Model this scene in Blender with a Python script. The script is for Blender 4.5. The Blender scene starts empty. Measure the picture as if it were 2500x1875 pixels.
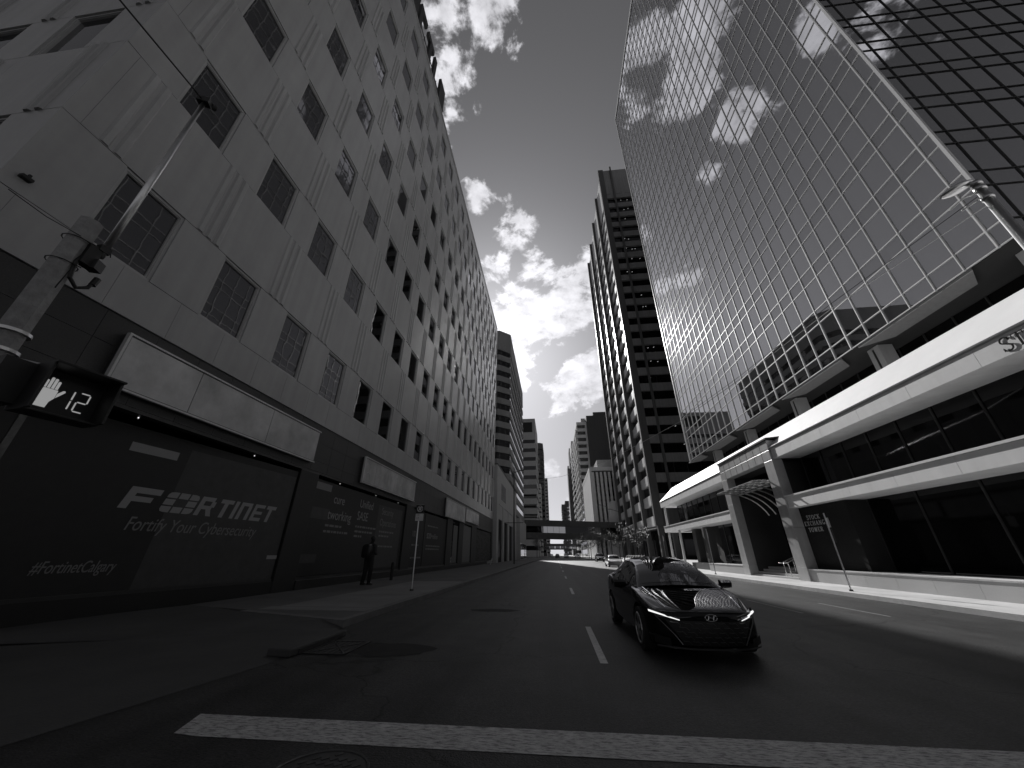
import bpy, math, random
from mathutils import Vector, Matrix
R = math.radians
random.seed(7)
S = bpy.context.scene
COL = S.collection

# ------------------------------------------------------------------ camera, light, exposure
cam = bpy.data.objects.new('camera', bpy.data.cameras.new('camera'))
COL.objects.link(cam)
cam.location = (0, 0, 1.5)
cam.rotation_euler = (R(90 + 25.71), 0, R(6.31))
cam.data.sensor_width = 36
cam.data.lens = 12.427
cam.data.clip_start = .05
cam.data.clip_end = 6000
S.camera = cam
S.view_settings.view_transform = 'Standard'
S.view_settings.look = 'None'
S.view_settings.gamma = 1
S.view_settings.exposure = 0.12
S.cycles.use_denoising = True
S.cycles.max_bounces = 8

SUN_DIR = Vector((.283, -1.6, -1)).normalized()
sl = bpy.data.lights.new('sun', 'SUN')
sl.energy = 5.0
sl.angle = R(.53)
sl.color = (1, .99, .985)
sun = bpy.data.objects.new('sun', sl)
sun.rotation_euler = SUN_DIR.to_track_quat('-Z', 'Y').to_euler()
COL.objects.link(sun)

# image (2500 x 1875) pixel -> direction, only to know which part of the sky a cloud stands in
F_, CX, CY = 863., 1250., 937.5
M3 = cam.rotation_euler.to_matrix()
def sky_dir(x, y):
    return (M3 @ Vector(((x - CX), -(y - CY), -F_))).normalized()

SKY_GAIN = .57
W = bpy.data.worlds.new('World'); S.world = W; W.use_nodes = True
nt = W.node_tree; N = nt.nodes; L = nt.links
N.clear()
def nd(t, **k):
    n = N.new(t)
    for a, b in k.items(): setattr(n, a, b)
    return n
def mth(op, a, b=None, c=None, clamp=False):
    n = nd('ShaderNodeMath', operation=op); n.use_clamp = clamp
    for i, v in enumerate((a, b, c)):
        if v is None: continue
        if isinstance(v, (int, float)): n.inputs[i].default_value = v
        else: L.new(v, n.inputs[i])
    return n.outputs[0]
sky = nd('ShaderNodeTexSky', sky_type='NISHITA')
sky.sun_disc = False
sky.sun_elevation = R(31.6)
sky.sun_rotation = R(-10)
sky.air_density = 1.0; sky.dust_density = 1.0; sky.ozone_density = 1.0
sep = nd('ShaderNodeSeparateColor'); L.new(sky.outputs[0], sep.inputs[0])
red = mth('ADD', mth('ADD', mth('MULTIPLY', sep.outputs[0], .40), mth('MULTIPLY', sep.outputs[1], .45)), mth('MULTIPLY', sep.outputs[2], .15))   # black-and-white film
tc = nd('ShaderNodeTexCoord')
dirv = tc.outputs['Generated']
mp = nd('ShaderNodeMapping'); L.new(dirv, mp.inputs[0]); mp.inputs['Scale'].default_value = (1, 1, 1.5)
nz = nd('ShaderNodeTexNoise'); L.new(mp.outputs[0], nz.inputs['Vector'])
nz.inputs['Scale'].default_value = 8.5; nz.inputs['Detail'].default_value = 11; nz.inputs['Roughness'].default_value = .62
nz.inputs['Distortion'].default_value = .35
nz2 = nd('ShaderNodeTexNoise'); L.new(mp.outputs[0], nz2.inputs['Vector'])
nz2.inputs['Scale'].default_value = 22; nz2.inputs['Detail'].default_value = 8; nz2.inputs['Roughness'].default_value = .6
# (x, y, radius in pixels, weight, mirror)
CLOUDS = [(1290, 780, 135, 1.0, ''), (1400, 730, 105, .85, ''), (1450, 660, 70, .85, ''), (1235, 850, 115, 1.0, ''),
          (1250, 565, 72, .9, ''), (1170, 495, 48, .7, ''), (1215, 650, 60, .8, ''), (1310, 655, 75, .75, ''),
          (1400, 945, 85, .95, ''), (1460, 905, 70, .95, ''), (1100, 165, 75, .9, ''), (1060, 55, 80, .9, ''), (1110, 278, 42, .9, ''),
          (1165, 265, 22, .6, ''), (1270, 130, 50, .5, ''), (1200, 60, 50, .45, ''), (1200, 10, 60, .5, ''), (1345, 1140, 42, .9, ''), (1400, 1215, 26, .8, ''),
          (1275, 935, 26, .8, ''), (1330, 940, 22, .7, ''),
          (1585, 100, 85, .9, 'x'), (1690, 175, 110, 1.15, 'x'), (1795, 275, 85, .9, 'x'), (1552, 240, 50, .85, 'x'), (1735, 420, 40, .7, 'x'),
          (1985, 70, 85, .9, 'x'), (1700, 40, 90, .8, 'x'), (1880, 150, 60, .6, 'x'), (1690, 660, 45, .8, 'x'), (1560, 575, 50, .65, 'x'), (1600, 690, 40, .5, 'x'),
          (2170, 20, 110, .62, 'y'), (2110, 130, 60, .45, 'y'), (2330, 60, 90, .42, 'y'), (2300, 200, 70, .4, 'y')]
mask = None
for (x, y, r, w, mir) in CLOUDS:
    d = sky_dir(x, y)
    ang = (sky_dir(x + r, y) - sky_dir(x - r, y)).length * .5
    ang = max(ang, (sky_dir(x, y + r) - sky_dir(x, y - r)).length * .5)
    if mir == 'x': d.x = -d.x
    if mir == 'y': d.y = -d.y
    vd = nd('ShaderNodeVectorMath', operation='DISTANCE'); L.new(dirv, vd.inputs[0]); vd.inputs[1].default_value = d
    mr = nd('ShaderNodeMapRange', interpolation_type='SMOOTHSTEP'); L.new(vd.outputs['Value'], mr.inputs[0])
    mr.inputs[1].default_value = ang * .25; mr.inputs[2].default_value = ang * 1.35
    mr.inputs[3].default_value = w; mr.inputs[4].default_value = 0
    mask = mr.outputs[0] if mask is None else mth('MAXIMUM', mask, mr.outputs[0])
# density = mask pushed through the noise
den = mth('ADD', mth('MULTIPLY', mask, .95), mth('MULTIPLY', mth('SUBTRACT', nz.outputs[0], .5), 2.9))
den = mth('ADD', den, mth('MULTIPLY', mth('SUBTRACT', nz2.outputs[0], .5), 1.1))
mr = nd('ShaderNodeMapRange', interpolation_type='SMOOTHSTEP'); L.new(den, mr.inputs[0])
mr.inputs[1].default_value = .40; mr.inputs[2].default_value = .78
cl = mth('MULTIPLY', mr.outputs[0], mth('GREATER_THAN', mask, .004))
# cloud light: brighter towards the sun
dt = nd('ShaderNodeVectorMath', operation='DOT_PRODUCT'); L.new(dirv, dt.inputs[0]); dt.inputs[1].default_value = -SUN_DIR
glow = mth('POWER', mth('MAXIMUM', dt.outputs['Value'], 0), 45)
bright = mth('ADD', mth('MULTIPLY', glow, 5.0), 7.0)
bright = mth('MULTIPLY', bright, mth('ADD', mth('MULTIPLY', nz2.outputs[0], 1.3), .35))
skyv = mth('MULTIPLY', red, SKY_GAIN)
skyv = mth('DIVIDE', mth('MULTIPLY', skyv, 1.08), mth('ADD', 1.0, mth('MULTIPLY', skyv, .045)))   # film shoulder
mixv = mth('ADD', mth('MULTIPLY', skyv, mth('SUBTRACT', 1.0, cl)), mth('MULTIPLY', bright, cl))
cmb = nd('ShaderNodeCombineColor')
L.new(mth('MULTIPLY', mixv, .985), cmb.inputs[0]); L.new(mth('MULTIPLY', mixv, .98), cmb.inputs[1]); L.new(mth('MULTIPLY', mixv, 1.03), cmb.inputs[2])
bg = nd('ShaderNodeBackground'); L.new(cmb.outputs[0], bg.inputs[0]); bg.inputs[1].default_value = .10
wo = nd('ShaderNodeOutputWorld'); L.new(bg.outputs[0], wo.inputs[0])

# ------------------------------------------------------------------ helpers
SC = [1.0]                                            # scale about the eye point used while a tower is built
class MB:
    def __init__(s): s.v = []; s.f = []
    def box(s, x0, x1, y0, y1, z0, z1):
        b = len(s.v)
        s.v += [(x, y, z) for z in (z0, z1) for y in (y0, y1) for x in (x0, x1)]
        for q in ((0, 2, 3, 1), (4, 5, 7, 6), (0, 1, 5, 4), (2, 6, 7, 3), (0, 4, 6, 2), (1, 3, 7, 5)):
            s.f.append(tuple(b + i for i in q))
        return s
    def poly(s, pts):
        b = len(s.v); s.v += [tuple(p) for p in pts]; s.f.append(tuple(range(b, b + len(pts)))); return s
    def prism(s, pts, vec):
        b = len(s.v); n = len(pts); vec = Vector(vec)
        s.v += [tuple(p) for p in pts] + [tuple(Vector(p) + vec) for p in pts]
        s.f.append(tuple(range(b, b + n))[::-1]); s.f.append(tuple(range(b + n, b + 2 * n)))
        for i in range(n):
            j = (i + 1) % n; s.f.append((b + i, b + j, b + n + j, b + n + i))
        return s
    def obox(s, c, ax, ay, az):          # oriented box: centre and three half-axis vectors
        c, ax, ay, az = map(Vector, (c, ax, ay, az)); b = len(s.v)
        for k in (-1, 1):
            for j in (-1, 1):
                for i in (-1, 1): s.v.append(tuple(c + ax * i + ay * j + az * k))
        for q in ((0, 2, 3, 1), (4, 5, 7, 6), (0, 1, 5, 4), (2, 6, 7, 3), (0, 4, 6, 2), (1, 3, 7, 5)):
            s.f.append(tuple(b + i for i in q))
        return s
    def tube(s, pts, r, n=8, cap=True):
        pts = [Vector(p) for p in pts]
        rs = r if isinstance(r, (list, tuple)) else [r] * len(pts)
        b = len(s.v); up = None
        for i, p in enumerate(pts):
            t = (pts[min(i + 1, len(pts) - 1)] - pts[max(i - 1, 0)]).normalized()
            if up is None:
                up = Vector((0, 0, 1)) if abs(t.z) < .9 else Vector((1, 0, 0))
            u = t.cross(up).normalized(); w = u.cross(t).normalized(); up = w
            for k in range(n):
                a = 2 * math.pi * k / n
                s.v.append(tuple(p + (u * math.cos(a) + w * math.sin(a)) * rs[i]))
        for i in range(len(pts) - 1):
            for k in range(n):
                k2 = (k + 1) % n
                s.f.append((b + i * n + k, b + i * n + k2, b + (i + 1) * n + k2, b + (i + 1) * n + k))
        if cap:
            s.f.append(tuple(b + k for k in range(n))[::-1])
            e = b + (len(pts) - 1) * n
            s.f.append(tuple(e + k for k in range(n)))
        return s
    def grid(s, rows):
        b = len(s.v); n = len(rows[0])
        for r in rows: s.v += [tuple(p) for p in r]
        for i in range(len(rows) - 1):
            for j in range(n - 1):
                s.f.append((b + i * n + j, b + i * n + j + 1, b + (i + 1) * n + j + 1, b + (i + 1) * n + j))
        return s
    def build(s, name, m, parent=None, smooth=False, bevel=0, loc=None, sub=0):
        off = Vector(parent.get('_o', (0, 0, 0))) if parent is not None else Vector((0, 0, 0))
        if loc is not None: off = Vector(loc)
        me = bpy.data.meshes.new(name); k = SC[0]
        me.from_pydata([(p[0] * k - off.x, p[1] * k - off.y, 1.5 + (p[2] - 1.5) * k - off.z) for p in s.v], [], s.f)
        me.materials.append(m)
        if smooth:
            for p in me.polygons: p.use_smooth = True
        o = bpy.data.objects.new(name, me); COL.objects.link(o)
        if parent is not None:
            o.parent = parent; o['_o'] = tuple(off)
        elif loc is not None:
            o.location = loc; o['_o'] = tuple(off)
        if bevel:
            b = o.modifiers.new('bevel', 'BEVEL'); b.width = bevel; b.segments = 2; b.limit_method = 'ANGLE'
        if sub:
            b = o.modifiers.new('sub', 'SUBSURF'); b.levels = sub; b.render_levels = sub
        return o

def thing(name, label, cat, loc=(0, 0, 0), group=None):
    o = bpy.data.objects.new(name, None); COL.objects.link(o)
    o.location = loc; o['label'] = label; o['category'] = cat; o['_o'] = tuple(loc)
    o.empty_display_size = .2
    if group: o['group'] = group
    return o
def tag(o, label, cat, group=None):
    o['label'] = label; o['category'] = cat
    if group: o['group'] = group
    return o
def struct(o):
    o['kind'] = 'structure'; return o
def stuff(o):
    o['kind'] = 'stuff'; return o
def copy_part(o, parent, loc):
    c = o.copy(); COL.objects.link(c); c.parent = parent
    if loc is not None: c.location = loc
    for ch in list(o.children): copy_part(ch, c, None)
    return c

# ------------------------------------------------------------------ materials (all grey: the photograph is black and white)
def mat(name, v, rough=.6, var=.15, scale=3.0, bump=0.0, bscale=60., spec=.5, metal=0, stain_mottle=0.0, streak=0.0):
    m = bpy.data.materials.new(name); m.use_nodes = True
    t = m.node_tree; b = t.nodes['Principled BSDF']
    b.inputs['Roughness'].default_value = rough; b.inputs['Metallic'].default_value = metal
    b.inputs['Specular IOR Level'].default_value = spec
    g = t.nodes.new('ShaderNodeNewGeometry')
    n = t.nodes.new('ShaderNodeTexNoise'); n.inputs['Scale'].default_value = scale; n.inputs['Detail'].default_value = 8
    n.inputs['Roughness'].default_value = .65
    t.links.new(g.outputs['Position'], n.inputs['Vector'])
    r = t.nodes.new('ShaderNodeMapRange'); t.links.new(n.outputs[0], r.inputs[0])
    r.inputs[1].default_value = .25; r.inputs[2].default_value = .75
    r.inputs[3].default_value = v * (1 - var); r.inputs[4].default_value = v * (1 + var)
    val = r.outputs[0]
    if stain_mottle or streak:
        mp = t.nodes.new('ShaderNodeMapping'); t.links.new(g.outputs['Position'], mp.inputs[0])
        mp.inputs['Scale'].default_value = (2.2, 2.2, .12) if streak else (.5, .5, .5)
        n2 = t.nodes.new('ShaderNodeTexNoise'); n2.inputs['Scale'].default_value = 1.0; n2.inputs['Detail'].default_value = 6
        t.links.new(mp.outputs[0], n2.inputs['Vector'])
        r2 = t.nodes.new('ShaderNodeMapRange'); t.links.new(n2.outputs[0], r2.inputs[0])
        r2.inputs[1].default_value = .35; r2.inputs[2].default_value = .7; r2.inputs[3].default_value = 1.0; r2.inputs[4].default_value = 1 - max(stain_mottle, streak)
        mu = t.nodes.new('ShaderNodeMath'); mu.operation = 'MULTIPLY'; t.links.new(val, mu.inputs[0]); t.links.new(r2.outputs[0], mu.inputs[1]); val = mu.outputs[0]
    c = t.nodes.new('ShaderNodeCombineColor')
    for i in range(3): t.links.new(val, c.inputs[i])
    t.links.new(c.outputs[0], b.inputs['Base Color'])
    if bump:
        nb = t.nodes.new('ShaderNodeTexNoise'); nb.inputs['Scale'].default_value = bscale; nb.inputs['Detail'].default_value = 4
        t.links.new(g.outputs['Position'], nb.inputs['Vector'])
        bu = t.nodes.new('ShaderNodeBump'); bu.inputs['Strength'].default_value = bump; bu.inputs['Distance'].default_value = .02
        t.links.new(nb.outputs[0], bu.inputs['Height']); t.links.new(bu.outputs[0], b.inputs['Normal'])
    return m

def glass(name, refl, dark=.02, rough=.02, wave=0.0, wscale=1.2, f0=None):
    # coated facade glass: a mirror layer of given strength over a dark interior
    m = bpy.data.materials.new(name); m.use_nodes = True
    t = m.node_tree; t.nodes.clear()
    d = t.nodes.new('ShaderNodeBsdfDiffuse'); d.inputs[0].default_value = (dark, dark, dark, 1)
    g = t.nodes.new('ShaderNodeBsdfGlossy'); g.inputs['Roughness'].default_value = rough; g.inputs[0].default_value = (.93, .93, .95, 1)
    lw = t.nodes.new('ShaderNodeFresnel'); lw.inputs[0].default_value = 1.5
    mr = t.nodes.new('ShaderNodeMapRange'); t.links.new(lw.outputs[0], mr.inputs[0])
    mr.inputs[1].default_value = .04; mr.inputs[2].default_value = 1; mr.inputs[3].default_value = refl; mr.inputs[4].default_value = 1
    mx = t.nodes.new('ShaderNodeMixShader'); t.links.new(mr.outputs[0], mx.inputs[0]); t.links.new(d.outputs[0], mx.inputs[1]); t.links.new(g.outputs[0], mx.inputs[2])
    o = t.nodes.new('ShaderNodeOutputMaterial'); t.links.new(mx.outputs[0], o.inputs[0])
    if wave:
        p = t.nodes.new('ShaderNodeNewGeometry')
        n = t.nodes.new('ShaderNodeTexNoise'); n.inputs['Scale'].default_value = wscale; n.inputs['Detail'].default_value = 2
        t.links.new(p.outputs['Position'], n.inputs['Vector'])
        bu = t.nodes.new('ShaderNodeBump'); bu.inputs['Strength'].default_value = 1; bu.inputs['Distance'].default_value = wave
        t.links.new(n.outputs[0], bu.inputs['Height']); t.links.new(bu.outputs[0], g.inputs['Normal'])
    return m

def emit(name, v, s):
    m = bpy.data.materials.new(name); m.use_nodes = True
    b = m.node_tree.nodes['Principled BSDF']
    b.inputs['Base Color'].default_value = (.02, .02, .02, 1)
    b.inputs['Emission Color'].default_value = (v, v, v, 1); b.inputs['Emission Strength'].default_value = s
    return m

def worn_paint(name, v, under, wear):
    m = mat(name, v, .7, .2, 4, .3, 120)
    t = m.node_tree; b = t.nodes['Principled BSDF']
    src = b.inputs['Base Color'].links[0].from_socket
    g = t.nodes.new('ShaderNodeNewGeometry')
    mp = t.nodes.new('ShaderNodeMapping'); mp.inputs['Scale'].default_value = (3.2, 13, 3); t.links.new(g.outputs['Position'], mp.inputs[0])
    n = t.nodes.new('ShaderNodeTexNoise'); n.inputs['Scale'].default_value = 3; n.inputs['Detail'].default_value = 12; n.inputs['Roughness'].default_value = .75
    t.links.new(mp.outputs[0], n.inputs['Vector'])
    r = t.nodes.new('ShaderNodeMapRange'); t.links.new(n.outputs[0], r.inputs[0]); r.inputs[1].default_value = wear - .10; r.inputs[2].default_value = wear + .09
    mx = t.nodes.new('ShaderNodeMix'); mx.data_type = 'RGBA'; t.links.new(r.outputs[0], mx.inputs[0])
    mx.inputs[6].default_value = (under, under, under, 1); t.links.new(src, mx.inputs[7]); t.links.new(mx.outputs[2], b.inputs['Base Color'])
    return m

def asphalt():
    m = mat('asphalt', .033, .6, .35, 1.1, .55, 55, spec=.15)
    t = m.node_tree; b = t.nodes['Principled BSDF']
    src = b.inputs['Base Color'].links[0].from_socket
    g = t.nodes.new('ShaderNodeNewGeometry')
    def mul(a, fac_socket):
        mx = t.nodes.new('ShaderNodeMix'); mx.data_type = 'RGBA'; mx.blend_type = 'MULTIPLY'; mx.inputs[0].default_value = 1
        t.links.new(a, mx.inputs[6]); t.links.new(fac_socket, mx.inputs[7]); return mx.outputs[2]
    # aggregate speckle
    n = t.nodes.new('ShaderNodeTexNoise'); n.inputs['Scale'].default_value = 26; n.inputs['Detail'].default_value = 8; n.inputs['Roughness'].default_value = .85
    t.links.new(g.outputs['Position'], n.inputs['Vector'])
    r = t.nodes.new('ShaderNodeMapRange'); t.links.new(n.outputs[0], r.inputs[0]); r.inputs[1].default_value = .3; r.inputs[2].default_value = .7; r.inputs[3].default_value = .1; r.inputs[4].default_value = 2.2
    out = mul(src, r.outputs[0])
    # wheel tracks polished along the street
    mp = t.nodes.new('ShaderNodeMapping'); mp.inputs['Scale'].default_value = (1.1, .035, 1); t.links.new(g.outputs['Position'], mp.inputs[0])
    n = t.nodes.new('ShaderNodeTexNoise'); n.inputs['Scale'].default_value = 1; n.inputs['Detail'].default_value = 5; t.links.new(mp.outputs[0], n.inputs['Vector'])
    r = t.nodes.new('ShaderNodeMapRange'); t.links.new(n.outputs[0], r.inputs[0]); r.inputs[1].default_value = .3; r.inputs[2].default_value = .7; r.inputs[3].default_value = .6; r.inputs[4].default_value = 1.45
    out = mul(out, r.outputs[0])
    # cracks: edges of large cells, broken up
    nw = t.nodes.new('ShaderNodeTexNoise'); nw.inputs['Scale'].default_value = .9; nw.inputs['Detail'].default_value = 5; t.links.new(g.outputs['Position'], nw.inputs['Vector'])
    ad = t.nodes.new('ShaderNodeVectorMath'); ad.operation = 'MULTIPLY_ADD'; t.links.new(nw.outputs['Color'], ad.inputs[0]); ad.inputs[1].default_value = (1.3, 1.3, 0); t.links.new(g.outputs['Position'], ad.inputs[2])
    mp = t.nodes.new('ShaderNodeMapping'); mp.inputs['Scale'].default_value = (.16, .22, 0); t.links.new(ad.outputs[0], mp.inputs[0])
    vo = t.nodes.new('ShaderNodeTexVoronoi'); vo.feature = 'DISTANCE_TO_EDGE'; vo.inputs['Scale'].default_value = 1.0; t.links.new(mp.outputs[0], vo.inputs['Vector'])
    r = t.nodes.new('ShaderNodeMapRange'); t.links.new(vo.outputs['Distance'], r.inputs[0]); r.inputs[1].default_value = 0; r.inputs[2].default_value = .0045; r.inputs[3].default_value = .3; r.inputs[4].default_value = 1
    out = mul(out, r.outputs[0])
    t.links.new(out, b.inputs['Base Color'])
    return m

M = dict(
    asphalt=asphalt(),
    corner=mat('corner_paving', .05, .8, .45, .45, .5, 40, stain_mottle=.3),
    walk=mat('pavement_concrete', .55, .8, .2, 2, .3, 50, stain_mottle=.3),
    walk_dark=mat('pavement_dark', .09, .8, .3, 2, .3, 50, stain_mottle=.35),
    kerb=mat('kerb_concrete', .55, .8, .2, 4, .3, 50, stain_mottle=.25),
    kerb_dark=mat('dark_kerb_concrete', .13, .8, .25, 3, .3, 50, stain_mottle=.3),  # left kerb, a much darker tone than the right one
    stone=mat('pale_concrete', .41, .2, .07, .8, .06, 8, stain_mottle=.12, streak=.12),
    flute=mat('fluted_concrete', .42, .5, .1, 1.5, .1, 30, streak=.2),
    core=mat('dark_core', .02, .8),
    granite=mat('dark_granite', .045, .4, .35, 30, .1, 40, stain_mottle=.3),
    black=mat('black_stone', .008, .5, .2, 10),
    board=mat('blank_signboard', .62, .2, .25, 1.2, .12, 3, stain_mottle=.35),  # mottling in the colour imitates clouds reflected on the boards
    frame=mat('window_frame', .4, .5, .1),
    alum=mat('aluminium', .62, .35, .08, 6, metal=.2),
    dmetal=mat('dark_metal', .03, .4, .2, 8),
    steel=mat('steel', .6, .28, .12, 9, metal=1),
    brushed=mat('brushed_panel', .5, .36, .1, 3, .05, 30, metal=.35, streak=.15),
    white=mat('white_panel', .78, .5, .04, 1.2, .04, 6, stain_mottle=.05),
    white2=mat('white_fascia', .80, .6, .06, 1.2, .05, 6, streak=.1),
    plinth=mat('pale_granite', .45, .6, .16, 40, .15, 60, stain_mottle=.12),
    bglass=glass('shop_glass', .03, .004, .04),
    wglass=glass('office_glass', .16, .008, .015, .0018, .9),
    wglass2=glass('dark_office_glass', .045, .006, .03, .003, .8),
    tglass=glass('mirror_glass', .48, .02, .006, .0006, .7),
    sglass=glass('spandrel_glass', .42, .03, .012, .0006, .7),
    band=mat('band_concrete', .26, .6, .08, 1, .05, 10, streak=.12),
    band2=mat('grey_concrete', .42, .6, .08, 1, .05, 10, streak=.12),
    dark=mat('dark_cladding', .075, .55, .1, 1, .05, 20, streak=.2),
    dark2=mat('grey_cladding', .26, .45, .1, 1, .05, 20, streak=.2),
    light=mat('light_concrete', .75, .6, .08, 1, .05, 10, streak=.12),
    brown=mat('pier_cladding', .10, .55, .12, 1.5, .08, 20, streak=.15),
    pale=mat('pale_spandrel', .62, .5, .06, 1, .04, 10, streak=.1),
    poster=mat('poster_film', .012, .55, .3, 4),
    poster2=mat('poster_film_grey', .045, .55, .3, 3),
    ink=mat('poster_ink', .30, .6, .05),
    ink2=mat('poster_ink_dim', .2, .6, .05),
    paint=worn_paint('worn_white_paint', .46, .03, .455),
    paint2=worn_paint('lane_paint', .55, .05, .42),
    pole=mat('pole_concrete', .32, .8, .3, 9, .5, 25, stain_mottle=.3),
    plastic=mat('black_plastic', .01, .5),
    rubber=mat('rubber', .012, .8),
    carpaint=glass('black_car_paint', .045, .004, .03),
    led=emit('lit_led', 1, 1.0),
    ledsig=emit('signal_led', 1, .26),
    lampdot=emit('small_lamp', 1, 1.0),
    cloth=mat('dark_cloth', .012, .9, .3, 20),
    cloth2=mat('grey_jacket', .022, .9, .3, 20),
    skin=mat('skin', .18, .6),
    bark=mat('bark', .06, .9, .3, 12, .4, 30),
    leaf=mat('leaf', .09, .55, .35, 6),
    silver=glass('silver_car_paint', .06, .5, .08),
    rim=mat('wheel_rim', .35, .35, .1, 6, metal=.8),
)

def text(name, body, size, org, right, up, m, parent, shear=0., ext=.004, bold=0., align='LEFT', sx=1.0):
    cu = bpy.data.curves.new('t', 'FONT'); cu.body = body; cu.size = size; cu.shear = shear; cu.extrude = ext; cu.offset = bold; cu.align_x = align
    to = bpy.data.objects.new('t', cu); COL.objects.link(to)
    bpy.context.view_layer.update()
    me = bpy.data.meshes.new_from_object(to.evaluated_get(bpy.context.evaluated_depsgraph_get()))
    bpy.data.objects.remove(to); bpy.data.curves.remove(cu)
    right = Vector(right).normalized(); up = Vector(up).normalized(); nrm = right.cross(up)
    off = Vector(parent.get('_o', (0, 0, 0))) if parent else Vector((0, 0, 0))
    me.transform(Matrix(((right.x * sx, up.x, nrm.x, org[0] - off.x), (right.y * sx, up.y, nrm.y, org[1] - off.y), (right.z * sx, up.z, nrm.z, org[2] - off.z), (0, 0, 0, 1))))
    me.materials.clear(); me.materials.append(m); me.name = name
    o = bpy.data.objects.new(name, me); COL.objects.link(o); o.parent = parent; o['_o'] = tuple(off)
    return o

# ------------------------------------------------------------------ setting: ground, pavements, markings
struct(MB().poly([(-2500, -400, 0), (2500, -400, 0), (2500, 3500, 0), (-2500, 3500, 0)]).build('road', M['asphalt']))
# left pavement with a kerb; it ends at the crossing in a pale kerb that turns the corner
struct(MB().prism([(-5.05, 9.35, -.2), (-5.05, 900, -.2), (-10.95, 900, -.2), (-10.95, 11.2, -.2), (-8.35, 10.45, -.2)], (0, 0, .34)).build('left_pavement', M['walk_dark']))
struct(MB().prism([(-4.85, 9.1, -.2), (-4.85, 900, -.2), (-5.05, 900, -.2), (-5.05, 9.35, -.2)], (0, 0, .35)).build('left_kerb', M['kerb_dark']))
struct(MB().prism([(-4.85, 9.1, -.2), (-5.05, 9.35, -.2), (-8.35, 10.45, -.2), (-8.4, 10.2, -.2)], (0, 0, .346)).build('corner_kerb', M['kerb_dark']))
slabs = MB()
for (a, b, x0, x1) in ((10.55, 11.15, -8.2, -5.1), (11.2, 14.6, -8.0, -5.1), (14.65, 18.0, -8.0, -5.1), (18.05, 21.9, -8.0, -5.1)):
    slabs.box(x0, x1, a, b, .1, .146)
struct(slabs.build('pavement_slab', mat('bus_stop_slab', .17, .8, .2, 2, .3, 50, stain_mottle=.3), bevel=.004))
cpv = MB(); cc = (-8.0, 7.2, .06)
cp = [(-40, 3.2, .004), (-4.9, 3.2, .004), (-4.4, 6.2, .004), (-4.8, 8.3, .006), (-4.86, 9.06, .02), (-5.5, 9.28, .135), (-8.4, 10.17, .138), (-10.9, 11.4, .138), (-12.5, 5.5, .1), (-40, 5.5, .1)]
for p, q in zip(cp, cp[1:] + cp[:1]): cpv.poly([cc, p, q])
struct(cpv.build('corner_paving', M['corner']))
# right pavement
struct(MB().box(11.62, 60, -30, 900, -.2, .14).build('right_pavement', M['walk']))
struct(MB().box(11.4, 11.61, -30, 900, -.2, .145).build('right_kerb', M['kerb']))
# paint
struct(MB().poly([(-3.75, 4.42, .004), (-3.2, 4.42, .004), (9.6, 4.5, .004), (9.6, 4.02, .004), (-3.35, 3.96, .004), (-3.6, 3.99, .004)]).build('stop_line', M['paint']))
dash = MB()
for k in range(12):
    y = 6.8 + k * 10.4
    dash.poly([(.60, y, .004), (.72, y, .004), (.72, y + 3.05, .004), (.60, y + 3.05, .004)])
struct(dash.build('lane_marking', M['paint2']))
dash = MB()
for k in range(12):
    y = 12.6 + k * 10.4
    dash.poly([(6.8, y, .004), (6.9, y, .004), (6.9, y + 3.3, .004), (6.8, y + 3.3, .004)])
for k in range(4):
    y = 12.2 + k * 10.4
    dash.poly([(8.75, y, .004), (8.82, y, .004), (8.82, y + 2.9, .004), (8.75, y + 2.9, .004)])
struct(dash.build('dull_lane_marking', worn_paint('dull_lane_paint', .2, .04, .42)))  # paint colour dulled to imitate the low contrast of the sunlit lane
# tar patches on the carriageway
pt = MB()
for (cx, cy, rx, ry) in ((-3.0, 7.3, .9, .5), (-1.9, 12.2, .8, .3)):
    pt.poly([(cx + rx * math.cos(a) * random.uniform(.8, 1.15), cy + ry * math.sin(a) * random.uniform(.8, 1.15), .004) for a in [2 * math.pi * i / 18 for i in range(18)]])
struct(pt.build('asphalt_patch', mat('tar_patch', .031, .8, .3, 3, .4, 40, spec=.1)))

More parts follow.
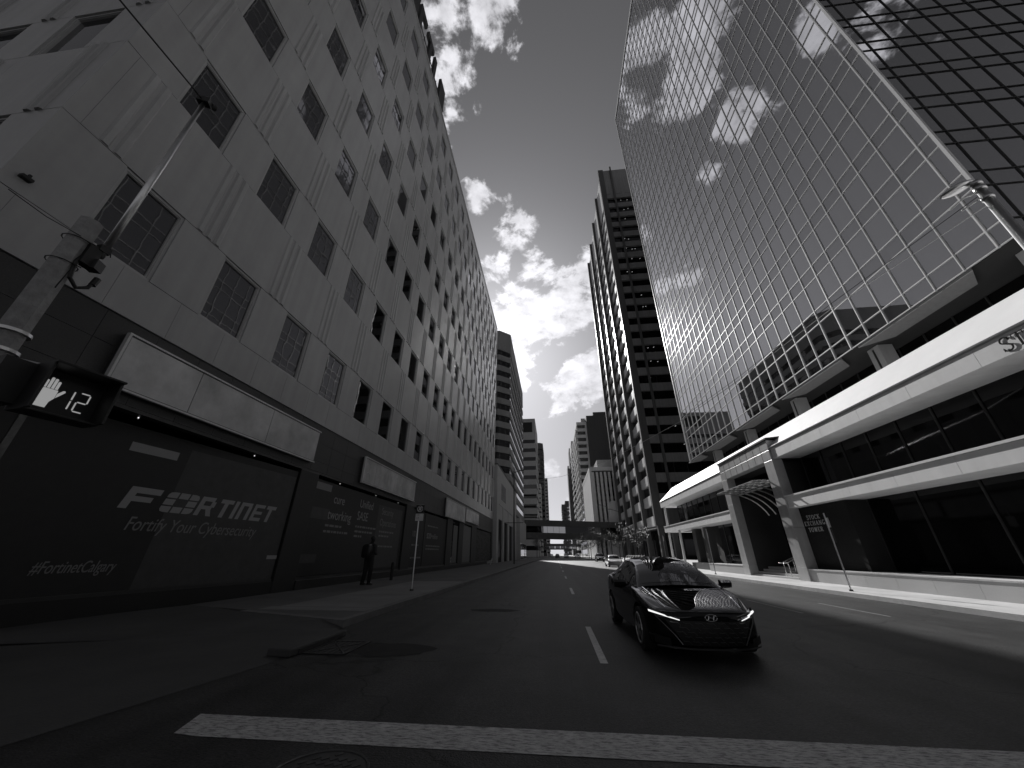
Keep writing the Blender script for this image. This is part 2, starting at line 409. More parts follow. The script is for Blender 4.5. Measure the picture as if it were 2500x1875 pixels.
# ------------------------------------------------------------------ left: pale office block with square windows
XL = -10.9
ob = thing('office_building', 'long pale concrete office block with grid of square windows, fluted panels and dark shopfront posters', 'building', (XL, 35, 0))
SILL = [8.35, 14.1, 20.05, 26.1, 32.1, 38.1, 44.1]
WH, WW, P0, PY = 2.52, 1.66, 4.84, 3.16
NC = 20
YE = 67.35
TOP = 48.4
g = .009
wall = MB()
edges = [7.09] + [z for s in SILL for z in (s, s + WH)] + [TOP]
for i in range(len(edges) - 1):
    z0, z1 = edges[i] + g, edges[i + 1] - g
    if i == len(edges) - 2: z1 = TOP
    if i % 2 == 1:                                   # window row: piers between the openings
        ys = [3.78] + [y for k in range(NC) for y in (P0 + k * PY, P0 + k * PY + WW)] + [YE]
        for k in range(0, len(ys), 2): wall.box(XL - .35, XL, ys[k], ys[k + 1], z0, z1)
        xs = [XL] + [x for k in range(8) for x in (-12.27 - k * 3.35, -14.1 - k * 3.35)] + [-40]
        for k in range(0, len(xs), 2): wall.box(xs[k + 1], xs[k], 3.43, 3.78, z0, z1)
    else:                                            # spandrel row, one panel to a bay
        step = PY / 2 if i == 0 else PY
        y = 3.78
        c = P0 + WW / 2
        cuts = [3.78] + [P0 - .55 + j * step for j in range(1, int(64 / step))] + [YE]
        cuts = [q for q in cuts if q <= YE]
        for a, b in zip(cuts[:-1], cuts[1:]): wall.box(XL - .35, XL, a + .004, b - .004, z0, z1)
        for j in range(9): wall.box(-10.9 - (j + 1) * 3.35 + .004, -10.9 - j * 3.35 - .004, 3.43, 3.78, z0, z1)
wall.box(-40, XL - .0, YE, YE + .3, 5, TOP)
wall.box(-40, XL + .06, 3.37, YE + .36, TOP + .001, TOP + .35)
wall.build('wall', M['stone'], ob)
MB().box(-39.9, XL - .352, 3.79, YE - .01, 4.9, TOP).build('floor_core', M['core'], ob)
# fluting: three upright fins in each gap of the spandrel rows
panels = []
for r in range(6):
    z0, z1 = SILL[r] + WH + .03, SILL[r + 1] - .04
    for k in range(-1, NC):
        panels.append((0, P0 + k * PY + WW + .35 if k >= 0 else 4.15 - .31, z0, z1, k))
    for k in range(8): panels.append((1, -11.44 - k * 3.35, z0, z1, k))
def fl_add(fl, p):
    ax, y, z0, z1, k = p
    for j in range(3 if ax == 0 else 2):
        if ax == 0 and k == -1 and j == 0: continue
        if ax == 0:
            a = y + j * .31; fl.prism([(XL, a, z0), (XL + .05, a + .05, z0), (XL + .05, a + .17, z0), (XL, a + .22, z0)], (0, 0, z1 - z0))
        else:
            a = y - j * .31; fl.prism([(a, 3.43, z0), (a - .05, 3.38, z0), (a - .17, 3.38, z0), (a - .22, 3.43, z0)], (0, 0, z1 - z0))
panels.sort(key=lambda p: (p[1] ** 2 + 119 if p[0] == 0 else p[1] ** 2 + 12) + (p[2] - 1.5) ** 2)
for p in panels[:96]:
    fl = MB(); fl_add(fl, p); fl.build('fluted_panel', M['flute'], ob)
fl = MB()
for p in panels[96:]: fl_add(fl, p)
stuff(fl.build('far_fluted_panel', M['flute'], ob))
# windows: frame, with its pane a sub-part
def window_proto(parent):
    f = MB(); o = Vector(parent['_o'])
    w, h, t = WW, WH, .075
    fr = []
    def bx(y0, y1, z0, z1, x0=-.12, x1=-.05): f.box(o.x + x0, o.x + x1, o.y + y0, o.y + y1, o.z + z0, o.z + z1)
    bx(0, t, 0, h); bx(w - t, w, 0, h); bx(t, w - t, 0, t); bx(t, w - t, h - t, h)
    bx(t, t + .03, t, h - t, -.14, -.075); bx(w - t - .03, w - t, t, h - t, -.14, -.075); bx(t + .03, w - t - .03, t, t + .03, -.14, -.075); bx(t + .03, w - t - .03, h - t - .03, h - t, -.14, -.075)
    fo = f.build('window', M['frame'], parent)
    p = MB().poly([(o.x - .13, o.y + t, o.z + t), (o.x - .13, o.y + w - t, o.z + t), (o.x - .13, o.y + w - t, o.z + h - t), (o.x - .13, o.y + t, o.z + h - t)])
    p.build('pane', M['wglass'], fo)
    return fo
proto = window_proto(ob)
spots = []
for r, s in enumerate(SILL):
    for k in range(NC):
        spots.append((XL, P0 + k * PY, s, 0))
    for k in range(3):
        spots.append((-14.1 - k * 3.35, 3.43, s, 1))
spots.sort(key=lambda q: q[0] ** 2 + q[1] ** 2 + (q[2] - 1.5) ** 2)
o0 = Vector(ob['_o'])
rest_f, rest_p = MB(), MB()
first = True
blank = mat('open_interior', .012, .6)
for i, (x, y, z, side) in enumerate(spots):
    if i < 100:
        w = proto if first else proto.copy()
        if not first:
            COL.objects.link(w); w.parent = ob
            pn = proto.children[0].copy(); COL.objects.link(pn); pn.parent = w
        else: pn = w.children[0]
        first = False
        w.location = Vector((x, y, z)) - o0
        if side: w.rotation_euler = (0, 0, R(-90)); w.scale = (1, 1.83 / 1.66, 1)
    else:
        rest_f.box(x - .12, x - .05, y, y + .075, z, z + WH); rest_f.box(x - .12, x - .05, y + WW - .075, y + WW, z, z + WH)
        rest_f.box(x - .12, x - .05, y + .075, y + WW - .075, z, z + .075); rest_f.box(x - .12, x - .05, y + .075, y + WW - .075, z + WH - .075, z + WH)
        rest_p.poly([(x - .13, y + .07, z + .07), (x - .13, y + WW - .07, z + .07), (x - .13, y + WW - .07, z + WH - .07), (x - .13, y + .07, z + WH - .07)])
fo = stuff(rest_f.build('far_window', M['frame'], ob)); stuff(rest_p.build('pane', M['wglass'], fo))
# granite band over the shops
gr = MB()
y = 3.5
while y < YE - .1:
    for (a, b) in ((5.0, 5.45), (5.46, 6.28), (6.29, 7.07)): gr.box(XL - .3, XL - .04, y, min(y + 1.28, YE), a, b)
    y += 1.29
for j in range(12):
    for (a, b) in ((5.0, 5.45), (5.46, 6.28), (6.29, 7.07)): gr.box(XL - .34 - (j + 1) * 1.29 + .01, XL - .34 - j * 1.29, 3.5, 3.78, a, b)
gr.build('granite_band', M['granite'], ob)
# shop level
MB().box(-39, XL - .62, 14.6, YE - .2, -.1, 4.9).build('shop_core', M['core'], ob)
MB().box(-39, -13.2, 4.2, 14.59, -.1, 4.9).build('shop_core', M['core'], ob)
MB().box(-14, XL - .05, 3.6, YE, 4.9, 4.995).build('soffit', M['granite'], ob)
for (a, b) in ((14.55, 15.85), (26.95, 28.45), (38.25, 40.3), (43.25, 45.35), (50.0, 53.2), (65.8, 67.3)):
    MB().box(XL - .6, XL - .02, a, b, .05, 4.9).build('pillar', M['black'], ob, bevel=.02)
MB().box(XL - .6, XL + .03, 15.86, YE, .05, .5).build('base_course', M['black'], ob, bevel=.02)
MB().prism([(XL - .05, 14.54, .0), (-11.75, 5.5, .0), (-12.3, 5.5, .0), (XL - .6, 14.54, .0)], (0, 0, .55)).build('base_course', M['black'], ob)
# first display window, set a little askew, covered by a poster
PA, PB = Vector((-11.0, 14.5, 0)), Vector((-11.8, 5.6, 0))
PR = (PA - PB).normalized(); PN = PR.cross(Vector((0, 0, 1)))
def onp(y, z, d=0.0):                               # a point on that window by its y
    t = (y - PB.y) / (PA.y - PB.y); p = PB.lerp(PA, t) + PN * d; p.z = z; return p
dw = MB().poly([onp(5.6, .62), onp(14.5, .62), onp(14.5, 4.75), onp(5.6, 4.75)]).build('display_window', M['poster'], ob)
MB().poly([onp(9.75, .64, .004), onp(14.45, .64, .004), onp(14.45, 4.5, .004), onp(9.95, 4.5, .004)]).build('poster', M['poster2'], dw)
sill = MB().prism([onp(5.6, .55, .03), onp(14.5, .55, .03), onp(14.5, .55, -.1), onp(5.6, .55, -.1)], (0, 0, .08)).build('sill', M['dmetal'], dw)
MB().prism([onp(6.15, .6, .02), onp(6.27, .6, .02), onp(6.27, .6, -.06), onp(6.15, .6, -.06)], (0, 0, 4.1)).build('chrome_frame', mat('worn_chrome', .12, .4, .3, 6, metal=.9), dw)
bars = MB()
for (a, b, z0, z1) in ((8.35, 9.62, 4.09, 4.33), (14.0, 14.49, 1.33, 1.46)):
    bars.poly([onp(a, z0, .008), onp(b, z0, .008), onp(b, z1, .008), onp(a, z1, .008)])
bars.build('poster_bar', M['ink'], dw)
# big wordmark: slanted block letters, the O cut into a ring of nine tiles without its middle
def wordmark():
    m = MB(); SH = .28
    def q(pts, x, z0=2.62, h=.58):
        m.poly([onp(11.25 + (x + px + py * h * SH - 11.25) * .915, z0 + py * h, .012) for px, py in pts])
    def rect(x0, x1, y0, y1, x): q(((x0, y0), (x1, y0), (x1, y1), (x0, y1)), x)
    x = 8.42
    rect(0, .22, 0, 1, x); rect(.22, .88, .72, 1, x); rect(.22, .74, .34, .58, x)                    # F
    x = 9.50
    c = .1
    for i in range(3):
        for j in range(3):
            if i == 1 and j == 1: continue
            x0, x1, y0, y1 = i * .36, i * .36 + .31, j * .355, j * .355 + .29
            pts = [(x0, y0), (x1, y0), (x1, y1), (x0, y1)]
            if i != 1 and j != 1:
                k = {(0, 0): 0, (2, 0): 1, (2, 2): 2, (0, 2): 3}[(i, j)]
                p = pts[k]; pr, nx = pts[k - 1], pts[(k + 1) % 4]
                cut = lambda a, b: tuple(a[t] + (b[t] - a[t]) * .5 for t in (0, 1))
                pts[k:k + 1] = [cut(p, pr), tuple(p[t] * .72 + (pr[t] + nx[t]) * .14 for t in (0, 1)), cut(p, nx)]
            q(pts, x)
    x = 10.62
    rect(0, .16, 0, 1, x); rect(.16, .5, .78, 1, x); rect(.42, .58, .48, .78, x); rect(.16, .5, .34, .54, x); q(((.32, .34), (.5, .34), (.62, 0), (.44, 0)), x)   # R
    x = 11.36
    rect(.17, .33, 0, .78, x); rect(0, .52, .78, 1, x)                                              # T
    x = 11.97; rect(0, .15, 0, 1, x)                                                                # I
    x = 12.22; rect(0, .15, 0, .8, x); rect(0, .5, .8, 1, x); rect(.37, .52, 0, .8, x)              # N
    x = 12.85; rect(0, .14, 0, 1, x); rect(.14, .5, .8, 1, x); rect(.14, .46, .4, .58, x); rect(.14, .5, 0, .2, x)
    x = 13.45; rect(.15, .3, 0, .78, x); rect(0, .48, .78, 1, x)
    return m.build('wordmark', M['ink'], dw)
wordmark()
UP = (0, 0, 1)
text('slogan', 'Fortify Your Cybersecurity', .50, onp(9.0, 2.09, .012), PR, UP, M['ink2'], dw, shear=.25, sx=.76)
text('hashtag', '#FortinetCalgary', .37, onp(7.62, 1.1, .012), PR, UP, M['ink2'], dw, shear=.25, sx=.62)
# the further shopfronts
def shop(y0, y1, m, nm='display_window'):
    w = MB().poly([(XL - .12, y0, .62), (XL - .12, y1, .62), (XL - .12, y1, 4.72), (XL - .12, y0, 4.72)]).build(nm, m, ob)
    MB().box(XL - .16, XL - .07, y0, y1, .5, .6).build('sill', M['dmetal'], w)
    return w
XP = XL - .112
def flat(w, nm, y0, y1, z0, z1, m, d=0):
    return MB().poly([(XP + d, y0, z0), (XP + d, y1, z0), (XP + d, y1, z1), (XP + d, y0, z1)]).build(nm, m, w)
YR = (0, 1, 0)
w2 = shop(15.9, 26.9, M['poster'])
flat(w2, 'poster', 22.6, 26.4, .75, 4.35, M['poster2'])
flat(w2, 'poster_bar', 15.95, 17.2, 4.3, 4.62, M['ink2'])
flat(w2, 'poster_bar', 16.0, 17.4, 3.0, 3.5, M['poster2'])
flat(w2, 'poster_bar', 15.95, 17.1, 1.15, 1.5, M['poster2'])
for (y, z, t, sz, mm) in ((17.55, 3.83, 'cure', .62, 'ink'), (17.3, 3.07, 'tworking', .66, 'ink'), (20.2, 3.93, 'Unified', .62, 'ink'), (20.1, 3.25, 'SASE', .66, 'ink'),
                          (23.1, 3.82, 'Security', .6, 'ink2'), (23.0, 3.15, 'Operations', .6, 'ink2')):
    text('poster_lettering', t, sz, (XP + .008, y, z), YR, UP, M[mm], w2, ext=.002, sx=.92)
ln = MB()
for (y, z, n) in ((17.25, 2.72, 1.5), (17.2, 2.45, 2.2), (20.1, 2.85, 2.1), (20.1, 2.6, 2.0), (20.1, 2.36, .8), (23.1, 2.75, 2.2), (23.1, 2.5, 1.4), (23.2, 1.9, 2)):
    x = y
    while x < y + n:
        wd = random.uniform(.12, .4); ln.poly([(XP + .006, x, z), (XP + .006, x + wd, z), (XP + .006, x + wd, z + .1), (XP + .006, x, z + .1)]); x += wd + .07
ln.build('small_print', M['ink2'], w2)
w3 = shop(28.5, 38.2, M['poster'])
text('poster_lettering', '100+', .62, (XP + .008, 28.75, 2.75), YR, UP, M['ink2'], w3, ext=.002)
text('poster_lettering', '$200+million', .62, (XP + .008, 32.3, 2.75), YR, UP, M['ink'], w3, ext=.002, sx=.95)
MB().box(XL - .115, XL - .08, 31.55, 31.65, .6, 4.7).build('mullion', M['dmetal'], w3)
ln = MB()
for (y, z, n) in ((32.3, 3.7, 3), (32.3, 2.1, 4), (32.3, 1.85, 3.6), (28.9, 2.1, 1.5), (28.9, 1.2, 2)):
    x = y
    while x < y + n:
        wd = random.uniform(.15, .5); ln.poly([(XP + .006, x, z), (XP + .006, x + wd, z), (XP + .006, x + wd, z + .11), (XP + .006, x, z + .11)]); x += wd + .09
ln.build('small_print', M['ink2'], w3)
dr = shop(40.35, 43.2, M['bglass'], 'shop_door')
flat(dr, 'door_panel', 41.0, 42.9, .65, 4.4, mat('door_panel', .11, .5), .004)
sh = shop(45.4, 49.95, mat('shutter', .12, .5, .15, 4), 'roller_shutter')
sl_ = MB()
for k in range(26): sl_.box(XL - .12, XL - .105, 45.45, 49.9, .7 + k * .15, .7 + k * .15 + .1)
sl_.build('slats', mat('shutter_slat', .14, .45, .2, 2), sh)
bd = shop(53.25, 65.75, mat('brick_infill', .055, .8, .4, 12, .3, 30), 'brick_infill')
br = MB()
for r in range(24):
    for k in range(13):
        if random.random() < .5: br.box(XL - .12, XL - .1, 53.3 + k * .95 + (r % 2) * .4, 53.3 + k * .95 + (r % 2) * .4 + .9, .7 + r * .165, .7 + r * .165 + .14)
br.build('bricks', mat('brick_course', .09, .8, .4, 6), bd)
# sign boards over the shops
def board(y0, y1, z0, z1, cuts, m):
    b = MB().box(XL - .05, XL + .16, y0, y1, z0 - .06, z1 + .06).build('signboard', M['dmetal'], ob, bevel=.01)
    pts = [y0 + .05] + cuts + [y1 - .05]
    p = MB()
    for a, c in zip(pts[:-1], pts[1:]): p.box(XL + .14, XL + .175, a + .012, c - .012, z0, z1)
    p.build('panel', m, b)
    f = MB(); f.box(XL + .1, XL + .21, y0 - .03, y0 + .03, z0 - .08, z1 + .08); f.box(XL + .1, XL + .21, y0 + .03, y1 - .0, z1 + .03, z1 + .08); f.box(XL + .1, XL + .21, y0 + .03, y1, z0 - .08, z0 - .03)
    f.build('frame', M['alum'], b)
    return b
board(6.6, 14.95, 5.32, 6.62, [8.75, 11.9], M['board'])
b2 = board(19.42, 27.75, 5.25, 6.58, [20.9, 25.2], M['board'])
gh = MB()
def arc(y, z, w, h, a0=0, a1=180, n=14):
    gh.tube([(XL + .178, y + w * math.cos(R(a0 + (a1 - a0) * i / n)), z + h * math.sin(R(a0 + (a1 - a0) * i / n))) for i in range(n + 1)], .018, 4)
for (y, z, w, h, a0, a1) in ((19.8, 6.1, .28, .3, -90, 90), (21.3, 6.1, .3, .22, -60, 200), (19.9, 5.5, .35, .3, -30, 120), (21.2, 5.45, .3, .4, -20, 90), (22.9, 5.4, .3, .95, 0, 180), (24.0, 5.6, .2, .7, 0, 180), (24.8, 5.3, .25, .6, 60, 180), (27.2, 5.8, .12, .6, 0, 180), (27.45, 5.9, .06, .5, 0, 180)):
    arc(y, z, w, h, a0, a1)
gh.build('glue_marks', mat('glue_marks', .5, .6), b2)
board(36.7, 45.05, 5.0, 6.65, [37.9, 39.1, 40.3, 41.5, 42.7, 43.9], M['board'])
board(45.45, 53.6, 5.25, 6.68, [49.6], M['board'])
dn = MB()
for k, y in enumerate((8.0, 12.2, 18.2, 22.4, 26.0, 30.2, 35.0, 46.8)):
    MB().tube([(XL - .35, y, 4.9), (XL - .35, y, 4.875)], .016, 10).build('downlight', M['lampdot'], ob)
MB().obox((XL + .07, 3.72, 8.72), (.06, 0, 0), (0, .09, 0), (0, 0, .035)).obox((XL + .03, 3.75, 8.8), (.03, 0, 0), (0, .02, 0), (0, 0, .07)).build('security_camera', M['plastic'], ob)
# black letter shapes on the roof edge, seen from below and unreadable
rs = MB()
for i in range(15): rs.box(XL - .55, XL - .45, 9.0 + i, 9.06 + i, TOP + .3, TOP + 3.6)
rs.box(XL - .5, XL - .42, 8, 24, TOP + .55, TOP + .7); rs.box(XL - .5, XL - .42, 8, 24, TOP + 3.0, TOP + 3.15)
sg = rs.build('roof_sign_frame', M['dmetal'], ob)
shapes = [[(0, 0), (1.7, 0), (1.7, 4.4), (1.15, 4.4), (1.15, 1.0), (.55, 1.0), (.55, 4.4), (0, 4.4)], [(0, 0), (1.7, 0), (1.7, .9), (.6, .9), (.6, 1.9), (1.4, 1.9), (1.4, 2.7), (.6, 2.7), (.6, 4.4), (0, 4.4)],
          [(0, .5), (.5, 0), (1.3, 0), (1.8, .5), (1.8, 3.9), (1.3, 4.4), (.5, 4.4), (0, 3.9)], [(0, 0), (.6, 0), (.6, 3.5), (1.7, 3.5), (1.7, 4.4), (0, 4.4)], [(.6, 0), (1.2, 0), (1.2, 3.5), (1.8, 3.5), (1.8, 4.4), (0, 4.4), (0, 3.5), (.6, 3.5)], [(0, 0), (1.7, 0), (1.7, .9), (.6, .9), (.6, 4.4), (0, 4.4)], [(0, 0), (1.6, 0), (1.6, 4.6), (0, 4.6)]]
for i, sp in enumerate(shapes):
    MB().prism([(XL - .4, 8.3 + i * 2.2 + a, TOP + .5 + b) for a, b in sp], (.32, 0, 0)).build('roof_letter', M['black'], ob)

# ------------------------------------------------------------------ right: glass tower on a white-roofed podium
tw = thing('glass_tower', 'tall mirror glass office tower reflecting clouds, on low podium with white sloping roof', 'building', (16, 26, 0))
SC[0] = 2.1
XT, YN, YF, ZB, ZT = 16.0, 10.35, 42.6, 11.2, 79.4
MB().box(XT + .1, 56, YN + .1, YF - .1, ZB + .02, ZT - .1).build('tower_core', M['core'], tw)
NM = 28
my = [10.94 + 1.146 * k for k in range(NM)]
mx_ = [XT + .6 + 1.146 * k for k in range(30)]
rows_ = []
k = 0
while ZB + 2.5 * k + .8 < ZT:
    rows_.append(ZB + 2.5 * k); k += 1
cells = []
ye = [YN + .02] + my + [YF]
xe = [XT + .02] + mx_ + [56]
for z in rows_:
    for a, b in zip(ye[:-1], ye[1:]):
        cells.append(('y', a, b, z, z + .8, 's')); cells.append(('y', a, b, z + .8, min(z + 2.5, ZT), 'v'))
    for a, b in zip(xe[:-1], xe[1:]):
        cells.append(('x', a, b, z, z + .8, 's')); cells.append(('x', a, b, z + .8, min(z + 2.5, ZT), 'v'))
def size(c):
    ax, a, b, z0, z1, kd = c
    y = (a + b) / 2; p = Vector((XT, y, (z0 + z1) / 2 - 1.5)) if ax == 'y' else Vector((y, YN, (z0 + z1) / 2 - 1.5))
    n = Vector((1, 0, 0)) if ax == 'y' else Vector((0, 1, 0))
    v = M3.transposed() @ p
    if -v.z < .1: return 0
    ix, iy = v.x / -v.z * F_, v.y / -v.z * F_
    if abs(ix) > 1200 or abs(iy) > 900: return 0
    return (b - a) * (z1 - z0) * abs(p.normalized().dot(n)) / p.length_squared
cells.sort(key=size, reverse=True)
def pane_pts(c, d):
    ax, a, b, z0, z1, kd = c
    t = [random.gauss(0, .0011) * .5 for _ in range(2)]
    hw, hh = (b - a) / 2, (z1 - z0) / 2
    pts = []
    for (u, v) in ((-1, -1), (1, -1), (1, 1), (-1, 1)):
        off = u * hw * t[0] * 2 + v * hh * t[1] * 2
        uu, zz = (a + b) / 2 + u * hw, (z0 + z1) / 2 + v * hh
        pts.append((XT + d + off, uu, zz) if ax == 'y' else (uu, YN + d + off, zz))
    return pts if ax == 'x' else pts[::-1]
sv, vv = MB(), MB()
for i, c in enumerate(cells):
    if i < 98: MB().poly(pane_pts(c, .03)).build('glass_pane' if c[5] == 'v' else 'spandrel_pane', M['tglass' if c[5] == 'v' else 'sglass'], tw)
    else: (vv if c[5] == 'v' else sv).poly(pane_pts(c, .03))
stuff(vv.build('far_glass_pane', M['tglass'], tw)); stuff(sv.build('far_spandrel_pane', M['sglass'], tw))
for i, y in enumerate(my):
    w = .034 if i % 6 else .05
    MB().box(XT - .03, XT + .05, y - w / 2, y + w / 2, ZB, ZT).build('mullion', M['alum'], tw)
for i, x in enumerate(mx_):
    MB().box(x - .014, x + .014, YN - .012, YN + .05, ZB, ZT).build('mullion', M['dmetal'], tw)  # side-face mullions coloured dark to paint in the shade on that face
MB().box(XT - .04, XT + .06, YN - .04, YN + .07, ZB, ZT).build('corner_mullion', M['alum'], tw)
MB().box(XT - .08, XT + .06, YF - .05, YF + .08, ZB, ZT).build('corner_mullion', M['alum'], tw)
tr_s, tr_d = M['alum'], M['dmetal']  # dark one paints the side face's shade into its transoms
def transom(z, h=.032):
    MB().box(XT - .018, XT + .05, YN + .071, YF - .051, z - h / 2, z + h / 2).build('transom', tr_s, tw)
for z in rows_:
    transom(z if z > ZB else z + .03); transom(z + .8)
tx = MB()
for z in rows_:
    for q in (z, z + .8): tx.box(XT + .061, 56, YN - .012, YN + .05, q - .013, q + .013)
tx.build('side_transoms', tr_d, tw)
MB().box(XT - .05, 56, YN - .04, YF + .04, ZT, ZT + .5).build('parapet', M['alum'], tw)
# underside and columns
cols = [11.05, 17.8, 24.68, 31.55, 38.42]
for a, b in zip(cols, cols[1:] + [YF + 1]):
    MB().prism([(XT + .02, a + .85, ZB - .02), (XT + 1.0, a + 1.7, ZB - .02), (XT + 1.0, b - 1.3, ZB - .02), (XT + .02, b - .35, ZB - .02)], (0, 0, -.12)).build('soffit', mat('grey_soffit', .17, .7), tw)
for y in cols:
    c = MB().box(XT + .95, XT + 1.65, y - .34, y + .34, 5.15, ZB + .01).build('column', M['band2'], tw, bevel=.05)
    MB().box(XT + .92, XT + .95, y - .04, y + .04, 8.6, ZB - .13).build('column_joint', M['dmetal'], c)
MB().box(XT + 2.4, 56, YN + 2, YF - 1, 5.0, ZB).build('recessed_lobby', M['bglass'], tw)
for k in range(22): MB().box(XT + 2.34, XT + 2.4, 12.4 + k * 1.4, 12.46 + k * 1.4, 7, ZB).build('lobby_mullion', M['dmetal'], tw)
SC[0] = 1.0
# podium: roof, fascia, ledge
XF = 14.0
YP0, YP1 = -14.0, 50.55
PORT = (23.9, 31.45)
def roof_run(a, b, hip=False):
    m = MB(); e = 1.6 if hip else 0
    m.poly([(XF - .06, a, 7.68), (XF - .06, b, 7.68), (XF + 1.6, b - (.95 if hip else 0), 9.32), (XF + 1.6, a, 9.32)])
    if hip: m.poly([(XF - .06, b, 7.68), (30, b, 7.68), (30, b - .95, 9.32), (XF + 1.6, b - .95, 9.32)])
    m.poly([(XF + 1.6, a, 9.32), (XF + 1.6, b, 9.32), (40, b, 9.32), (40, a, 9.32)])
    m.poly([(XF - .06, b, 7.68), (XF - .06, a, 7.68), (XF + .1, a, 7.60), (XF + .1, b, 7.60)])
    return m
roof_run(YP0, YP1, True).build('podium_roof', M['white'], tw)
def belt(a, b, z0, z1, nm, joints, far=False):
    m = MB(); c = [a] + [q for q in joints if a < q < b] + [b]
    for p, q in zip(c[:-1], c[1:]): m.box(XF, XF + 1.55, p + .006, q - .006, z0, z1)
    if far: m.box(XF + 1.55, 30, b - 1.5, b - .006, z0, z1)
    o = m.build(nm, M['white2'], tw)
    return o
J = [11.67 - 2.55 * k for k in range(1, 11)][::-1] + [11.67 + 2.55 * k for k in range(0, 16)]
for (a, b) in ((YP0, PORT[0]), (PORT[1], YP1)):
    f = belt(a, b, 6.95, 7.58, 'fascia', J, b == YP1)
    l = belt(a, b, 3.97, 4.58, 'ledge', [q - .35 for q in J] , b == YP1)
    MB().box(XF - .06, XF + 1.7, a, b, 4.595, 4.68).build('coping', M['white'], l)
# glass behind
def dark_wall(a, b, z0, z1, nm, x=XF + 1.56, step=1.7):
    o = MB().box(x, x + .2, a, b, z0, z1).build(nm, M['bglass'], tw)
    y = a + .4
    while y < b: MB().box(x - .05, x, y - .03, y + .03, z0, z1).build('mullion', M['dmetal'], o); y += step
for (a, b) in ((YP0, PORT[0]), (PORT[1], YP1 - 1.6)):
    dark_wall(a, b, 4.69, 6.94, 'upper_glazing')
dark_wall(YP0, PORT[0], .75, 3.96, 'street_wall', step=2.6)
dark_wall(PORT[1], 38.2, .75, 3.96, 'street_wall', step=2.6)
MB().box(XF + 1.8, 40, YP0, PORT[0], .1, 9.2).build('podium_core', M['core'], tw)
MB().box(XF + 3.2, 40, PORT[0] + .01, YP1 - 1.7, .1, 9.2).build('podium_core', M['core'], tw)
# plinth
for (a, b) in ((YP0, PORT[0]), (PORT[1], 38.2)):
    m = MB(); y = a
    while y < b - .01:
        e = min(y + 1.62, b); m.box(XF, XF + 1.7, y + .004, e - .004, .05, .70); y = e
    p = m.build('plinth', M['plinth'], tw)
    MB().box(XF - .03, XF + 1.7, a, b, .705, .76).build('coping', M['kerb'], p)
MB().box(XF + .6, XF + 2, 38.25, 44.5, .05, .72).build('planter_wall', M['dark'], tw)
for y in (45.8, 50.0):
    MB().box(XF + .2, XF + .42, y - .1, y + .1, .1, 6.94 if y > 46 else 3.96).build('podium_column', M['white2'], tw, bevel=.02)
for y in (40.2, 43.4): MB().box(XF + 1.0, XF + 1.7, y - .45, y + .45, .1, 3.96).build('podium_column', M['dark'], tw)
wn = MB().box(XF + 1.72, XF + 1.74, 39.4, 40.6, 1.4, 2.2).build('notice_panel', M['band2'], tw)
MB().box(XF + 1.72, XF + 1.74, 42.0, 42.9, 1.1, 1.6).build('notice_panel', M['band2'], tw)
# portal of brushed metal
for (a, b) in ((PORT[0], 24.85), (30.55, PORT[1])):
    pf = MB()
    for (z0, z1) in ((.1, .85), (.857, 2.9), (2.907, 5.0), (5.007, 6.9)): pf.box(XF - .1, XF + .5, a, b, z0, z1)
    po = pf.build('portal_post', M['brushed'], tw, bevel=.012)
tl = MB()
for i in range(8):
    for j in range(2):
        a = PORT[0] + .02 + i * (PORT[1] - PORT[0] - .04) / 8; b = a + (PORT[1] - PORT[0] - .04) / 8
        tl.box(XF - .1, XF + .5, a + .022, b - .022, 6.915 + j * .65, 6.915 + j * .65 + .61)
po = tl.build('portal_beam', M['brushed'], tw, bevel=.012)
MB().prism([(XF - .16, PORT[0] - .08, 8.2), (XF - .16, PORT[1] + .05, 8.2), (XF + 1.2, PORT[1] + .05, 8.2), (XF + 1.2, PORT[0] - .6, 8.2)], (0, 0, .1)).build('cap', M['dmetal'], po)
MB().box(XF + .5, XF + 1.7, PORT[0], PORT[1], 6.92, 8.2).build('lintel', M['core'], po)
# recess: back wall, door, steps, rail
MB().box(XF + 3.0, XF + 3.2, PORT[0], PORT[1], .1, 6.9).build('entrance_wall', M['bglass'], tw)
MB().box(XF + .5, XF + 3, 30.55, 31.4, .1, 6.9).build('entrance_cheek', M['granite'], tw)
MB().box(XF + .51, XF + 3, 24.5, 24.84, .1, 6.9).build('entrance_cheek', M['granite'], tw)
MB().box(XF + 2.94, XF + 2.99, 28.2, 28.5, 3.3, 4.2).build('notice_panel', M['board'], tw)
for k in range(4):
    MB().box(XF + .12 + k * .36, XF + 3, 24.86, 30.54, .1 + k * .15, .1 + (k + 1) * .15).build('step', M['plinth'], tw, bevel=.01)
for y in (26.0, 26.5):
    rl = MB(); 
    rl.tube([(XF - .12, y, 1.0), (XF + .1, y, 1.02), (XF + 1.5, y, 1.62), (XF + 1.7, y, 1.64)], .028, 8)
    for x, zb in ((XF + .15, .25), (XF + .75, .4), (XF + 1.4, .7)): rl.tube([(x, y, zb - .02), (x, y, 1.03 + max(0, (x - XF - .1)) * .43)], .024, 8)
    rl.build('handrail', M['steel'], tw, smooth=True)
